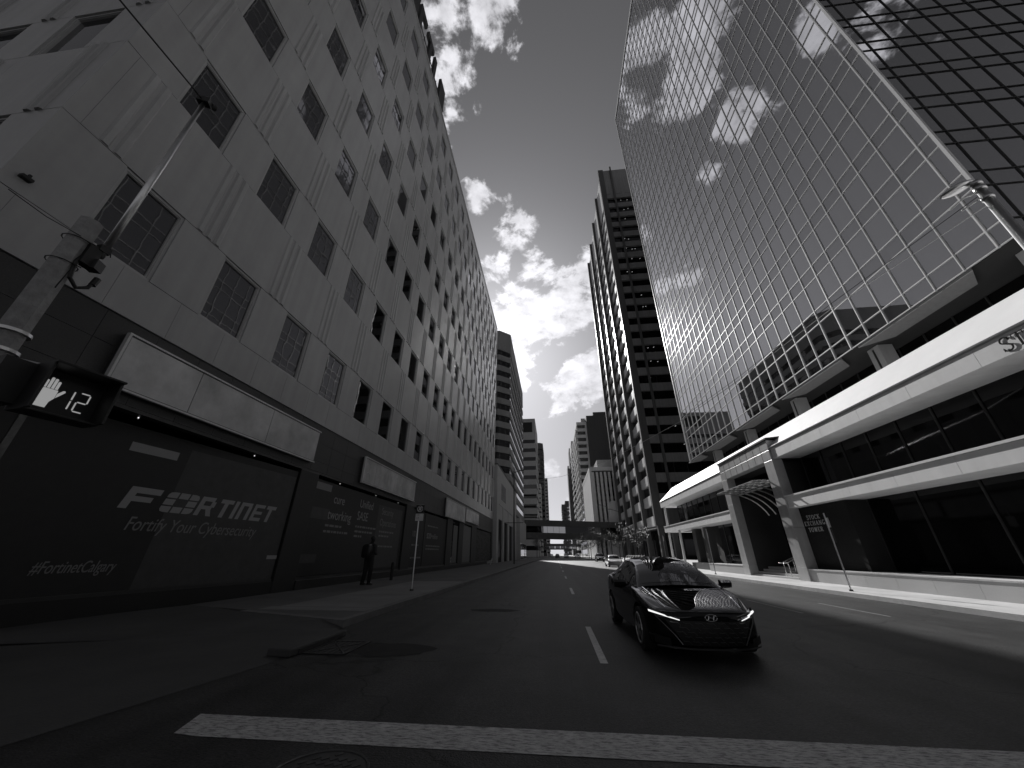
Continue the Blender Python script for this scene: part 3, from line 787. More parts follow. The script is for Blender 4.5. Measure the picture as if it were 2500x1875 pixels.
# curved entrance canopy of glass slats between steel ribs
def prof(t):                                          # t 0 front .. 1 back
    a = t * 1.25
    return XF - 1.15 + 3.6 * math.sin(a), 5.72 - 2.3 * (1 - math.cos(a)) + .18 * math.sin(t * math.pi)
cn = MB()
for k in range(7):
    y = 24.95 + k * (30.45 - 24.95) / 6
    cn.tube([(prof(t / 10)[0], y, prof(t / 10)[1]) for t in range(11)], .05, 6)
cy_ = cn.build('entrance_canopy', M['steel'], tw)
for k in range(6):
    t0, t1 = .015 + k * .072, .015 + k * .072 + .042
    (x0, z0), (x1, z1) = prof(t0), prof(t1)
    MB().prism([(x0, 24.9, z0 + .05), (x0, 30.5, z0 + .05), (x1, 30.5, z1 + .05), (x1, 24.9, z1 + .05)], (0, 0, .035)).build('canopy_slat', M['alum'], cy_)
# lettering
def stroke_letters(word, org, right, up, h, m, parent, ext=.03, nm='lettering', sp=.14):
    right, up = Vector(right), Vector(up); nn = right.cross(up)
    G = {'S': (.62, [('c', [(.55, .78), (.5, .93), (.32, 1), (.14, .95), (.05, .8), (.1, .65), (.3, .53), (.5, .42), (.58, .26), (.52, .08), (.32, 0), (.12, .05), (.04, .22)], .1), ('l', (.56, .98), (.56, .72), .035), ('l', (.03, .28), (.03, .02), .035)]),
         'T': (.7, [('l', (.35, 0), (.35, 1), .13), ('l', (0, .965), (.7, .965), .06), ('l', (.03, .97), (.03, .76), .045), ('l', (.67, .97), (.67, .76), .045), ('l', (.2, .025), (.5, .025), .045)]),
         'O': (.8, [('c', [(.4 + .34 * math.cos(a * math.pi / 8), .5 + .46 * math.sin(a * math.pi / 8)) for a in range(17)], .1)]),
         'C': (.72, [('c', [(.4 + .34 * math.cos(a * math.pi / 8), .5 + .46 * math.sin(a * math.pi / 8)) for a in range(2, 15)], .1), ('l', (.66, .95), (.66, .68), .04)]),
         'K': (.8, [('l', (.14, 0), (.14, 1), .13), ('l', (.2, .45), (.68, .97), .06), ('l', (.32, .58), (.72, .02), .12), ('l', (0, .025), (.28, .025), .045), ('l', (0, .975), (.28, .975), .045), ('l', (.58, .025), (.84, .025), .045), ('l', (.54, .975), (.8, .975), .045)]),
         'E': (.64, [('l', (.14, 0), (.14, 1), .13), ('l', (0, .97), (.6, .97), .055), ('l', (0, .03), (.62, .03), .055), ('l', (.14, .52), (.46, .52), .05), ('l', (.59, .98), (.59, .76), .04), ('l', (.61, .02), (.61, .25), .04)]),
         'X': (.78, [('l', (.1, 1), (.66, 0), .13), ('l', (.66, 1), (.1, 0), .05), ('l', (0, .025), (.24, .025), .045), ('l', (.5, .025), (.8, .025), .045), ('l', (0, .975), (.26, .975), .045), ('l', (.54, .975), (.78, .975), .045)]),
         'H': (.84, [('l', (.14, 0), (.14, 1), .13), ('l', (.7, 0), (.7, 1), .13), ('l', (.14, .5), (.7, .5), .05), ('l', (0, .025), (.28, .025), .045), ('l', (0, .975), (.28, .975), .045), ('l', (.56, .025), (.84, .025), .045), ('l', (.56, .975), (.84, .975), .045)]),
         'A': (.8, [('l', (.1, 0), (.4, 1), .05), ('l', (.4, 1), (.68, 0), .13), ('l', (.2, .34), (.58, .34), .05), ('l', (0, .025), (.22, .025), .045), ('l', (.54, .025), (.82, .025), .045)]),
         'N': (.84, [('l', (.12, 0), (.12, 1), .05), ('l', (.1, 1), (.72, 0), .13), ('l', (.72, 0), (.72, 1), .05), ('l', (0, .025), (.24, .025), .045), ('l', (0, .975), (.16, .975), .045), ('l', (.6, .975), (.84, .975), .045)]),
         'G': (.78, [('c', [(.4 + .34 * math.cos(a * math.pi / 8), .5 + .46 * math.sin(a * math.pi / 8)) for a in range(2, 16)], .1), ('l', (.66, .02), (.66, .42), .11), ('l', (.5, .43), (.8, .43), .045)]),
         'W': (1.05, [('l', (.08, 1), (.32, 0), .12), ('l', (.32, 0), (.54, .95), .05), ('l', (.5, 1), (.74, 0), .12), ('l', (.74, 0), (.98, 1), .05), ('l', (0, .975), (.22, .975), .045), ('l', (.86, .975), (1.06, .975), .045)]),
         'R': (.76, [('l', (.14, 0), (.14, 1), .13), ('c', [(.14, .96), (.42, .96), (.58, .86), (.6, .73), (.54, .6), (.4, .52), (.14, .52)], .08), ('l', (.36, .52), (.68, .02), .12), ('l', (0, .025), (.28, .025), .045), ('l', (.6, .025), (.8, .025), .045)])}
    mb = MB(); x = 0
    def seg(p, q, w):
        p, q = Vector(p), Vector(q); d = (q - p).normalized(); n = Vector((-d.y, d.x)) * w / 2
        c4 = [p + n, p - n, q - n, q + n]
        mb.prism([Vector(org) + right * ((x + c.x) * h) + up * (c.y * h) for c in c4], nn * ext)
    for chx in word:
        if chx == ' ': x += .4; continue
        w, st = G[chx]
        for s_ in st:
            if s_[0] == 'l': seg(*s_[1:])
            else:
                P = [Vector(p) for p in s_[1]]; Q = []
                for i in range(len(P) - 1):
                    a0, a1, a2, a3 = P[max(i - 1, 0)], P[i], P[i + 1], P[min(i + 2, len(P) - 1)]
                    for t in (0, .25, .5, .75):
                        Q.append(.5 * ((2 * a1) + (a2 - a0) * t + (2 * a0 - 5 * a1 + 4 * a2 - a3) * t * t + (3 * a1 - a0 - 3 * a2 + a3) * t ** 3))
                Q.append(P[-1]); n_ = []
                for i in range(len(Q)):
                    d = (Q[min(i + 1, len(Q) - 1)] - Q[max(i - 1, 0)]).normalized(); n_.append(Vector((-d.y, d.x)) * s_[2] / 2)
                for i in range(len(Q) - 1):
                    mb.prism([Vector(org) + right * ((x + c.x) * h) + up * (c.y * h) for c in (Q[i] + n_[i], Q[i] - n_[i], Q[i + 1] - n_[i + 1], Q[i + 1] + n_[i + 1])], nn * ext)
        x += w + sp
    return mb.build(nm, m, parent)
stroke_letters('STOCK', (XF - .012, 10.93, 7.06), (0, -1, 0), (0, 0, 1), .43, mat('dark_letter', .04, .9, spec=.03), tw, nm='sign_lettering', ext=.012)
lt = mat('dull_letter', .55, .5)
MB().box(XF + .52, XF + 1.55, 20.2, 24.48, .77, 3.95).build('granite_block', mat('matt_granite', .03, .9, .35, 30, .1, 40, spec=.05), tw)
for wd, y, z, sp in (('STOCK', 23.45, 3.27, .26), ('EXCHANGE', 23.78, 2.96, .30), ('TOWER', 23.6, 2.63, .28)):
    stroke_letters(wd, (XF + .51, y, z), (0, -1, 0), (0, 0, 1), .232, lt, tw, nm='wall_lettering', ext=.02, sp=sp)

# ------------------------------------------------------------------ right: dark banded tower with upright piers
M['officelight'] = emit('lit_office_lamp', 1, .6)
pt_ = thing('pier_tower', 'dark banded high rise with upright piers and pale panels, beyond the mirror glass tower', 'building', (15, 56, 0))
SC[0] = 2.25
X2, Y2, Y2F, Z2 = 15.0, 56.0, 86.0, 84.0
bays = 4
bw = (Y2F - Y2) / bays
MB().box(X2 + .5, 48, Y2 + .6, Y2F, 5.5, Z2 - 9).build('tower_core', M['core'], pt_)
fl_h = 3.0
nfl = 23
z0 = 6.0
for i in range(bays + 1):
    y = Y2 + .35 + i * bw
    p = MB().box(X2 - .55, X2 + .6, y - .35, y + .35, 5.2, Z2 + .3).build('pier', M['brown'], pt_)
    MB().box(X2 - .60, X2 - .551, y - .37, y - .30, 5.2, Z2 + .3).build('pier_edge', M['alum'], p)
for f in range(nfl + 1):
    za = z0 + f * fl_h
    for i in range(bays):
        a = Y2 + .71 + i * bw; b = a + bw - .72
        MB().box(X2 - .02, X2 + .49, a, b, za - .75, za + .68).build('spandrel', M['pale'], pt_) if f < 22 and (f * bays + i) < 88 else None
    if f < nfl:
        wm = MB()
        for i in range(bays):
            a = Y2 + .71 + i * bw; b = a + bw - .72
            wm.poly([(X2 + .3, a, za + .685), (X2 + .3, b, za + .685), (X2 + .3, b, za + fl_h - .755), (X2 + .3, a, za + fl_h - .755)][::-1])
        wm.build('window_strip', M['wglass'], pt_)
    # front, facing the camera
    MB().box(X2 + .61, 48, Y2 + .1, Y2 + .59, za - .75, za + .62).build('front_spandrel', M['dark2'], pt_)
    if f < nfl:
        MB().poly([(X2 + .61, Y2 + .5, za + .625), (48, Y2 + .5, za + .625), (48, Y2 + .5, za + fl_h - .755), (X2 + .61, Y2 + .5, za + fl_h - .755)]).build('front_window_strip', M['wglass2'], pt_)
        mu = MB()
        for k in range(8): mu.box(X2 + 3.6 + k * 2, X2 + 3.66 + k * 2, Y2 + .42, Y2 + .49, za + .63, za + fl_h - .76)
        if f % 5 == 2: mu.build('front_mullions', M['dmetal'], pt_)
        ol = MB(); rl_ = random.Random(f)
        for k in range(rl_.choice((0, 2, 3, 5))):
            x = X2 + rl_.uniform(2, 8.5); ol.obox((x, Y2 + .46, za + fl_h - .95 - rl_.uniform(0, .5)), (.1, 0, .05), (0, .01, 0), (0, 0, .025))
        if ol.v: ol.build('office_light', M['officelight'], pt_)
up = MB()
for f in (22, 23):
    za = z0 + f * fl_h
    for i in range(bays):
        a = Y2 + .71 + i * bw; up.box(X2 - .02, X2 + .49, a, a + bw - .72, za - .75, za + .68)
up.build('top_spandrels', M['pale'], pt_)
zt = z0 + nfl * fl_h + .69
MB().box(X2 + .61, 48, Y2 + .1, Y2F, zt, Z2).build('crown', M['dark2'], pt_)
for i in range(bays):
    a = Y2 + .71 + i * bw; MB().box(X2 - .02, X2 + .6, a, a + bw - .72, zt + .01, Z2 - .02).build('crown_panel', M['pale'], pt_)
MB().box(X2 + 2.1, X2 + 2.45, Y2 - .3, Y2 + .09, 5.2, Z2 + .8).build('front_pier', M['brown'], pt_)
MB().box(X2 - .2, 30, Y2 + .1, Y2F, 5.2, 5.24).build('soffit', M['dark'], pt_)
MB().box(X2 + .62, 30, Y2 - 2.6, Y2 + .05, 5.3, 8.6).build('base_block', M['dark'], pt_, bevel=.03)
for i in range(bays + 1):
    y = Y2 + .35 + i * bw; MB().box(X2 - .3, X2 + .4, y - .3, y + .3, .1, 5.19).build('base_column', M['brown'], pt_)
MB().box(X2 + .9, X2 + 1.5, Y2 - 2.2, Y2 - 1.6, .1, 5.29).build('base_column', M['brown'], pt_)
lb = MB().box(X2 + 2.6, 30, Y2 - 1, Y2F, .1, 5.19).build('lobby_glass', M['bglass'], pt_)
for k in range(16): MB().box(X2 + 2.54, X2 + 2.59, Y2 - .5 + k * 2, Y2 - .42 + k * 2, .1, 5.19).build('mullion', M['dmetal'], lb)
aw = MB()
for k in range(5): aw.tube([(X2 + .1, Y2 + 2 + k * 4.5, 4.9), (X2 - 2.0, Y2 + 2 + k * 4.5, 4.55)], .08, 6)
ao = aw.build('awning', M['steel'], pt_)
for k in range(7): MB().box(X2 - .2 - k * .28, X2 - .05 - k * .28, Y2 + 1.5, Y2 + 20.5, 4.93 - k * .047, 4.97 - k * .047).build('louvre', M['white2'], ao)

SC[0] = 1.0
# ------------------------------------------------------------------ generic far buildings
def banded(name, label, x0, x1, y0, y1, zb, zt, fh, gl, mw, mg, cham=0, xs=0, crown=3.0, group=None, nm='window_band', cut=None):
    o = thing(name, label, 'building', ((x0 + x1) / 2, (y0 + y1) / 2, 0), group)
    def ring(d):
        p = [(x0 + d, y0 + d), (x1 - d, y0 + d), (x1 - d, y1 - d), (x0 + d, y1 - d)]
        if cham: p = [(x0 + d, y0 + d), (x1 - d - cham, y0 + d), (x1 - d, y0 + d + cham * .9), (x1 - d, y1 - d), (x0 + d, y1 - d)]
        return p
    w = MB(); z = zb
    k = 0
    while z + fh <= zt - crown + .01:
        w.prism([(a, b, z) for a, b in ring(0)], (0, 0, fh * (1 - gl)))
        MB().prism([(a, b, z + fh * (1 - gl)) for a, b in ring(.22)], (0, 0, fh * gl)).build(nm, mg, o)
        z += fh; k += 1
    w.prism([(a, b, z) for a, b in ring(0)], (0, 0, zt - z))
    w.build('wall', mw, o)
    return o
bt = banded('banded_tower', 'curved-corner high rise with dark window bands, behind the long pale office block', -45, -10.9, 92.0, 141.0, 12, 65.0, 3.55, .52, M['band'], glass('band_glass', .06, .01, .02, .006, .4), cham=3.2, crown=6.5)
# its street face has pale sunless panes between the spandrels
lp = thing('brick_podium', 'low pale stone building with tall shop windows, at the far end of the office block', 'building', (-10.5, 85, 0))
m = MB(); m.box(-30, -10.3, 67.9, 104, 10.2, 17.2); m.box(-30, -10.3, 67.9, 70.2, .1, 10.19); m.box(-30, -10.3, 76.5, 78.5, .1, 10.19); m.box(-30, -10.3, 85.5, 87.5, .1, 10.19); m.box(-30, -10.3, 96.5, 104, .1, 10.19)
m.build('wall', M['band2'], lp)
for (a, b) in ((70.21, 76.49), (78.51, 85.49), (87.51, 96.49)):
    w = MB().box(-12, -10.6, a, b, .15, 7.6).build('shop_window', M['bglass'], lp)
    for k in range(5): MB().box(-10.6, -10.52, a + .6 + k * 1.3, a + .68 + k * 1.3, .15, 7.6).build('mullion', M['dmetal'], w)
    MB().box(-12, -10.4, a, b, 7.61, 10.19).build('sign_fascia', M['band2'], lp)
uw = MB().box(-10.6, -10.27, 73.5, 80, 11.4, 14.6).build('upper_window', M['wglass2'], lp)
for k in range(6): MB().box(-10.27, -10.2, 73.5 + k * 1.27, 73.62 + k * 1.27, 11.4, 14.6).build('mullion', M['band2'], uw)
MB().box(-30, -10.2, 67.85, 104.1, 17.21, 17.45).build('coping', M['dark'], lp)
lp2 = thing('low_annex', 'small flat low building beside the bridge end, under the banded high rise', 'building', (-9.5, 112, 0))
MB().box(-30, -9.4, 105, 128, .1, 10.6).build('wall', M['band2'], lp2)
MB().box(-9.42, -9.36, 106.5, 127, .3, 4.2).build('shop_window', M['bglass'], lp2)

banded('slab_tower', 'pale slab tower with broad window bands and a dark opening at its top', -60, -10.5, 250, 292, 0, 93, 6.4, .42, M['band2'], M['wglass2'], crown=12)
o = bpy.data.objects['slab_tower']
MB().box(-40, -12.6, 249.9, 250.2, 82.5, 90.2).build('top_opening', M['core'], o)
banded('dark_round_tower', 'dark ribbed tower behind the pale slab tower', -40, -7.0, 330, 372, 0, 97.5, 4.6, .4, M['dark'], M['wglass2'], cham=3, crown=5)
banded('slim_far_tower', 'slim pale tower farthest along the left side of the street', -30, -5.1, 420, 450, 0, 81.2, 3.6, .4, M['band2'], M['wglass2'], crown=2)
banded('thin_dark_slab', 'narrow slab with bright edge beside the pale slab tower', -30, -9.4, 300, 318, 0, 54, 3.6, .3, M['pale'], M['wglass2'], crown=2)
# right-hand far side
SC[0] = 1.45
fb = thing('fin_building', 'mid-rise office block with tall pale fins and dark windows, beyond the dark banded tower', 'building', (24, 160, 0))
MB().box(14.8, 15.6, 142, 180, 0, 32.0).build('side_wall', M['light'], fb)
MB().box(15.61, 50, 143, 180, 0, 31.0).build('wall_core', M['core'], fb)
for k in range(12):
    MB().box(15.61 + k * 1.55, 16.45 + k * 1.55, 142, 142.99, 0, 30.4).build('fin', M['light'], fb)
for f in range(9):
    MB().poly([(15.61, 142.6, f * 3.4 + .9), (34, 142.6, f * 3.4 + .9), (34, 142.6, f * 3.4 + 3.3), (15.61, 142.6, f * 3.4 + 3.3)]).build('window_band', M['wglass2'], fb)
    MB().box(15.61, 34, 142.55, 142.9, f * 3.4 + 3.31, f * 3.4 + 4.29).build('spandrel', M['dark'], fb)
MB().box(14.75, 50, 141.9, 180, 30.9, 32.3).build('cornice', M['light'], fb)
MB().box(19, 40, 150, 175, 32.31, 37).build('plant_room', M['band2'], fb)
sb = thing('stepped_tower', 'stepped high rise with bright banded side and plain dark end wall', 'building', (24, 190, 0))
w = MB()
for f in range(18):
    z = f * 3.6
    w.box(14.7, 20.1, 186, 230, z, z + 1.75)
    MB().box(15.1, 20.0, 186.3, 229, z + 1.751, z + 3.599).build('window_band', M['wglass2'], sb)
    bb = MB(); bb.box(14.05, 14.69, 188, 228, z + .5, z + 1.7)
    bb.build('balcony', M['pale'], sb)
w.box(14.7, 20.1, 186, 230, 64.8, 66.5); w.box(19.2, 20.1, 185.9, 186.0, 0, 66.5)
w.build('wall', M['light'], sb)
m = MB(); m.box(20.2, 60, 185, 235, 0, 69.7); m.box(24, 60, 185, 235, 69.7, 71.6)
m.build('end_wall', M['dark'], sb)
MB().box(17.9, 20.15, 192, 205, 66.51, 70.7).build('plant_room', M['band2'], sb)
banded('far_grid_tower', 'narrow grid-fronted tower peeping from behind the stepped high rise', 14.3, 30, 240, 262, 0, 71.8, 3.8, .5, M['pale'], M['wglass'], crown=6)
ft = thing('blade_tower', 'dark upright blade-like slabs at the street edge beyond the stepped high rise', 'building', (14, 275, 0))
MB().box(14.2, 16.5, 270, 285, 0, 75).build('blade', M['dark'], ft); MB().box(12.3, 13.2, 270.5, 284, 0, 61.6).build('blade', M['dark'], ft); MB().box(13.21, 14.19, 272, 284, 0, 60).build('infill', M['band2'], ft)
banded('distant_block', 'squat banded block closing the view over the bridge', 9.1, 13, 400, 430, 0, 49.5, 4, .5, M['dark'], M['wglass2'], crown=3)
banded('distant_frame_tower', 'open framed tower far off above the bridge', 12.95, 17.2, 402, 430, 0, 53.3, 4, .62, M['dark'], M['wglass'], crown=2)
SC[0] = 2.02
gb = thing('gabled_atrium', 'white pitched glass atrium just past the dark banded tower', 'building', (16, 104, 0))
MB().prism([(14.0, 100, .1), (14.0, 100, 8.8), (15.3, 100, 14.2), (17.2, 100, 14.2), (20, 100, 8.8), (20, 100, .1)], (0, 22, 0)).build('roof', M['white'], gb)
mm = MB()
for k in range(9): mm.tube([(13.95, 100.2 + k * 2.6, 8.8), (15.27, 100.2 + k * 2.6, 14.25)], .05, 5)
mm.build('glazing_bars', M['alum'], gb)

SC[0] = 2.1
# ------------------------------------------------------------------ footbridges
br = thing('footbridge', 'dark enclosed footbridge with glass sides crossing the street between the buildings', 'bridge', (3, 96, 0))
def bx_(m, x0, x1, za0, za1, zb0, zb1, y0=94, y1=98):
    m.prism([(x0, y0, za0), (x1, y0, zb0), (x1, y0, zb1), (x0, y0, za1)], (0, y1 - y0, 0))
m = MB(); bx_(m, -9.4, 16.4, 7.9, 9.35, 7.2, 8.46); m.build('roof_beam', M['dark'], br)
m = MB(); bx_(m, -9.4, 16.4, 5.1, 6.45, 4.42, 5.67); m.build('floor_beam', M['dark'], br)
gp = [(-9.4, -3.2, 'bglass'), (-3.15, -1.7, 'tglass'), (-1.65, -.2, 'tglass'), (-.15, 1.2, 'tglass'), (1.25, 2.7, 'tglass'), (2.75, 7.6, 'bglass'), (7.65, 9.4, 'bglass'), (9.45, 11.3, 'tglass'), (11.35, 16.35, 'bglass')]
for a, b, mm_ in gp:
    za, zb = 6.45 - (a + 9.4) * .0301, 6.45 - (b + 9.4) * .0301
    ya, yb = 7.9 - (a + 9.4) * .0261, 7.9 - (b + 9.4) * .0261
    m = MB(); m.poly([(a, 94.3, za), (b, 94.3, zb), (b, 94.3, yb), (a, 94.3, ya)]); m.poly([(b, 97.7, zb), (a, 97.7, za), (a, 97.7, ya), (b, 97.7, yb)])
    p = m.build('glass_panel', M[mm_], br)
    MB().box(b, b + .05, 94.2, 94.35, zb, yb).build('mullion', M['dmetal'], p)
SC[0] = 1.0
b2_ = thing('footbridge', 'second, farther footbridge glimpsed below the dark enclosed one', 'bridge', (4, 262, 0))
MB().box(-7, 14, 260, 264, 6.4, 7.8).build('roof_beam', M['dark'], b2_); MB().box(-7, 14, 260, 264, 4.2, 4.9).build('floor_beam', M['dark'], b2_)
for k in range(6): MB().box(-7 + k * 3.5 + .1, -7 + k * 3.5 + 3.4, 260.4, 263.6, 4.91, 6.39).build('glass_panel', M['wglass'], b2_)

# ------------------------------------------------------------------ vehicles
def sweep(x, y):
    a = min(1, abs(x) / .92)
    f = .44 * a ** 2.7 * max(0, 1 - y / 1.1)
    r = .30 * a ** 2.7 * max(0, 1 - (4.68 - y) / .9)
    return y + f - r
def car_ring(y, zt, wt, zs, ws, wm, zb):
    half = [(0, zt), (wt * .55, zt - .004), (wt, zt - .018), (ws * .97, zs + .02), (ws, zs - .02), (wm, zs - .14), (wm, (zs + zb) / 2 - .04), (wm - .015, zb + .1), (wm - .06, zb + .01), (wm - .2, zb), (0, zb)]
    pts = half + [(-x, z) for x, z in half[-2:0:-1]]
    return [(x, sweep(x, y), z) for x, z in pts]
ST = [(0.0, .62, .5, .58, .74, .76, .33), (.035, .665, .56, .62, .80, .81, .22), (.12, .705, .62, .655, .845, .855, .165), (.3, .75, .66, .70, .87, .885, .15), (.62, .83, .68, .79, .885, .905, .16), (1.0, .905, .70, .865, .885, .912, .17), (1.36, .955, .74, .91, .885, .914, .17),
      (2.1, .97, .76, .93, .88, .914, .18), (3.0, .99, .76, .95, .88, .914, .18), (3.65, 1.03, .74, .98, .88, .91, .19), (4.1, 1.07, .70, 1.02, .86, .9, .22), (4.45, 1.06, .64, 1.0, .83, .87, .27), (4.6, 1.0, .6, .94, .79, .83, .33), (4.66, .86, .56, .8, .75, .78, .42)]
def cap_fan(m, ring, y):
    # close an end with strips so that it keeps the swept shape
    n = len(ring)
    for i in range(1, n // 2):
        a, b, c, d = ring[i], ring[i + 1] if i + 1 <= n // 2 else ring[n // 2], ring[n - i - 1] if i + 1 < n // 2 else ring[n // 2], ring[n - i]
        cols_ = []
        for (p, q) in ((a, d), (b, c)):
            row = []
            for t in range(9):
                x = p[0] + (q[0] - p[0]) * t / 8
                row.append((x, sweep(x, y), p[2] + (q[2] - p[2]) * t / 8))
            cols_.append(row)
        m.grid(cols_)
def body_mesh():
    m = MB(); rings = [car_ring(*s) for s in ST]
    m.grid([r + [r[0]] for r in rings])
    cap_fan(m, rings[0], ST[0][0]); cap_fan(m, rings[-1], ST[-1][0])
    me = bpy.data.meshes.new('body'); me.from_pydata(m.v, [], m.f)
    import bmesh
    bm = bmesh.new(); bm.from_mesh(me)
    bmesh.ops.remove_doubles(bm, verts=bm.verts, dist=.003)
    bmesh.ops.recalc_face_normals(bm, faces=bm.faces)
    bm.to_mesh(me); bm.free()
    for p in me.polygons: p.use_smooth = True
    o = bpy.data.objects.new('tmp', me); COL.objects.link(o)
    sb_ = o.modifiers.new('s', 'SUBSURF'); sb_.levels = 2; sb_.render_levels = 2
    cut = []
    for (x, y) in ((-.85, .90), (.85, .90), (-.85, 3.62), (.85, 3.62)):
        c = MB().tube([(x - .22, y, .34), (x + .22, y, .34)], .375, 28)
        cm = bpy.data.meshes.new('c'); cm.from_pydata(c.v, [], c.f)
        b2m = bmesh.new(); b2m.from_mesh(cm); bmesh.ops.recalc_face_normals(b2m, faces=b2m.faces); b2m.to_mesh(cm); b2m.free()
        co = bpy.data.objects.new('c', cm); COL.objects.link(co); cut.append(co)
        bo = o.modifiers.new('b', 'BOOLEAN'); bo.operation = 'DIFFERENCE'; bo.object = co; bo.solver = 'EXACT'
    bpy.context.view_layer.update()
    out = bpy.data.meshes.new_from_object(o.evaluated_get(bpy.context.evaluated_depsgraph_get()))
    for c in cut: bpy.data.objects.remove(c)
    bpy.data.objects.remove(o)
    out.name = 'body'; out.materials.clear()
    return out
BODY = body_mesh()
GH = [(1.28, .945, .75, .83, .90), (1.7, 1.185, .665, .855, .915), (2.1, 1.352, .60, .86, .93), (2.6, 1.43, .595, .86, .945), (3.2, 1.385, .575, .855, .965), (3.65, 1.225, .60, .84, .985), (4.02, 1.07, .66, .80, 1.02)]
def gh_ring(y, zr, wr, wb, zb):
    return [(-wb, y, zb), (-(wb + wr) / 2 - .01, y, (zb + zr) / 2 + .01), (-wr, y, zr - .03), (-wr * .8, y, zr), (-wr * .4, y - .03, zr + .018), (0, y - .04, zr + .024), (wr * .4, y - .03, zr + .018), (wr * .8, y, zr), (wr, y, zr - .03), ((wb + wr) / 2 + .01, y, (zb + zr) / 2 + .01), (wb, y, zb)]
def lerp(a, b, t): return tuple(p + (q - p) * t for p, q in zip(a, b))
def gh_at(y):
    for a, b in zip(GH[:-1], GH[1:]):
        if a[0] <= y <= b[0]: return gh_ring(*lerp(a, b, (y - a[0]) / (b[0] - a[0])))
    return gh_ring(*GH[-1])
def gh_panel(y0, y1, j0, j1, d, n=6):
    rows = []
    for k in range(n + 1):
        r = gh_at(y0 + (y1 - y0) * k / n)
        row = []
        jj = [j0] + [j for j in range(math.ceil(j0 + 1e-6), math.ceil(j1))] + [j1]
        for j in jj:
            f = int(math.floor(min(j, 9.999))); t = j - f
            p = lerp(r[f], r[f + 1], t)
            c = (0, p[1], .8)
            nn = (Vector(p) - Vector(c)).normalized()
            row.append(tuple(Vector(p) + nn * d))
        rows.append(row)
    return MB().grid(rows)
def nose(x, z, d=.012):
    # the front surface at a height: interpolate the first stations by height
    y = 0.0 if z < .60 else .05 + (z - .60) * .8
    if z < .36: y = .0 + (.36 - z) * .12
    return (x, sweep(x, max(0, y)) - d, z)
def sedan(label, loc, rz, paint, lights=None, detail=True, zs=1.0, group=None, name='sedan_car'):
    t = thing(name, label, 'car', (0, 0, 0), group)
    me = BODY.copy(); me.materials.append(M[paint])
    b = bpy.data.objects.new('body', me); COL.objects.link(b); b.parent = t
    gh_panel(1.28, 4.02, 0, 10, 0, 12).build('cabin', M[paint], t, smooth=True)
    gl = M['carglass']
    gh_panel(1.36, 1.98, 2.35, 7.65, .008).build('windscreen', gl, t, smooth=True)
    gh_panel(3.28, 3.95, 2.5, 7.5, .008).build('rear_window', gl, t, smooth=True)
    for (j0, j1) in ((.08, 1.85), (8.15, 9.92)):
        gh_panel(1.72, 2.68, j0, j1, .008).build('side_window', gl, t, smooth=True)
        gh_panel(2.76, 3.62, j0, j1, .008).build('side_window', gl, t, smooth=True)
    for (x, y) in ((-.82, .90), (.82, .90), (-.82, 3.62), (.82, 3.62)):
        sgn = 1 if x > 0 else -1
        w = MB().tube([(x - .1, y, .33), (x - .095, y, .33), (x + .095, y, .33), (x + .1, y, .33)], [.28, .325, .325, .28], 24).build('wheel', M['rubber'], t, smooth=False)
        rm = MB(); xo = x + sgn * .095
        rm.tube([(xo - .02, y, .33), (xo + sgn * .008, y, .33)], .05, 12)
        for k in range(5):
            a = 2 * math.pi * k / 5 + .3
            rm.obox((xo, y + .12 * math.cos(a), .33 + .12 * math.sin(a)), (.012, 0, 0), (0, .11 * math.cos(a), .11 * math.sin(a)), (0, -.028 * math.sin(a), .028 * math.cos(a)))
        rm.tube([(xo + sgn * .004, y + .22 * math.cos(2 * math.pi * q / 20), .33 + .22 * math.sin(2 * math.pi * q / 20)) for q in range(21)], .018, 6)
        rm.build('rim', M['rim'], w)
    for s in (-1, 1):
        mi = MB()
        mi.grid([[(s * (.93 + .22 * u), 1.62 + .03 * u + dy * (1 - .3 * u), .965 + dz * (1 - .25 * abs(u - .4))) for dy, dz in ((-.075, -.03), (-.085, .03), (-.02, .075), (.05, .07), (.055, -.06), (-.02, -.075), (-.075, -.03))] for u in (0, .35, .75, 1)])
        mi.poly([(s * 1.15, 1.65 + dy * .7, .965 + dz * .85) for dy, dz in ((-.075, -.03), (-.085, .03), (-.02, .075), (.05, .07), (.055, -.06), (-.02, -.075))])
        mi.poly([(s * .93, 1.62 + dy, .965 + dz) for dy, dz in ((-.075, -.03), (-.085, .03), (-.02, .075), (.05, .07), (.055, -.06), (-.02, -.075))])
        mi.obox((s * .89, 1.62, .93), (.06, 0, 0), (0, .04, 0), (0, 0, .03))
        mi.build('mirror', M[paint], t, smooth=False)
    def srf(x, y, z): return (x, sweep(x, y), z)
    if lights:
        for s in (-1, 1):
            hl = MB().grid([[nose(s * (.50 + .33 * k / 8), .578 + .055 * k / 8 + h * (.025 + .05 * k / 8), .012) for h in (0, .5, 1)] for k in range(9)]).build('headlight', M['lens'], t, smooth=True)
            MB().grid([[nose(s * (.47 + .38 * k / 12), .556 + .085 * k / 12 + h * (.012 + .016 * k / 12), .032) for h in (0, 1)] for k in range(13)]).build('light_strip', M[lights], hl, smooth=True)
    return t
M['carglass'] = glass('car_glass', .08, .003, .01)
M['lens'] = glass('lamp_lens', .12, .03, .05)
M['chrome'] = mat('chrome', .5, .15, .05, 5, metal=1)
M['grille'] = mat('grille_black', .006, .35, .1, 9)
M['grille_line'] = mat('grille_line', .12, .3, .1, 9, metal=.8)
near = sedan('black sedan with lit slanted light strips driving towards the stop line', None, 0, 'carpaint', 'led')
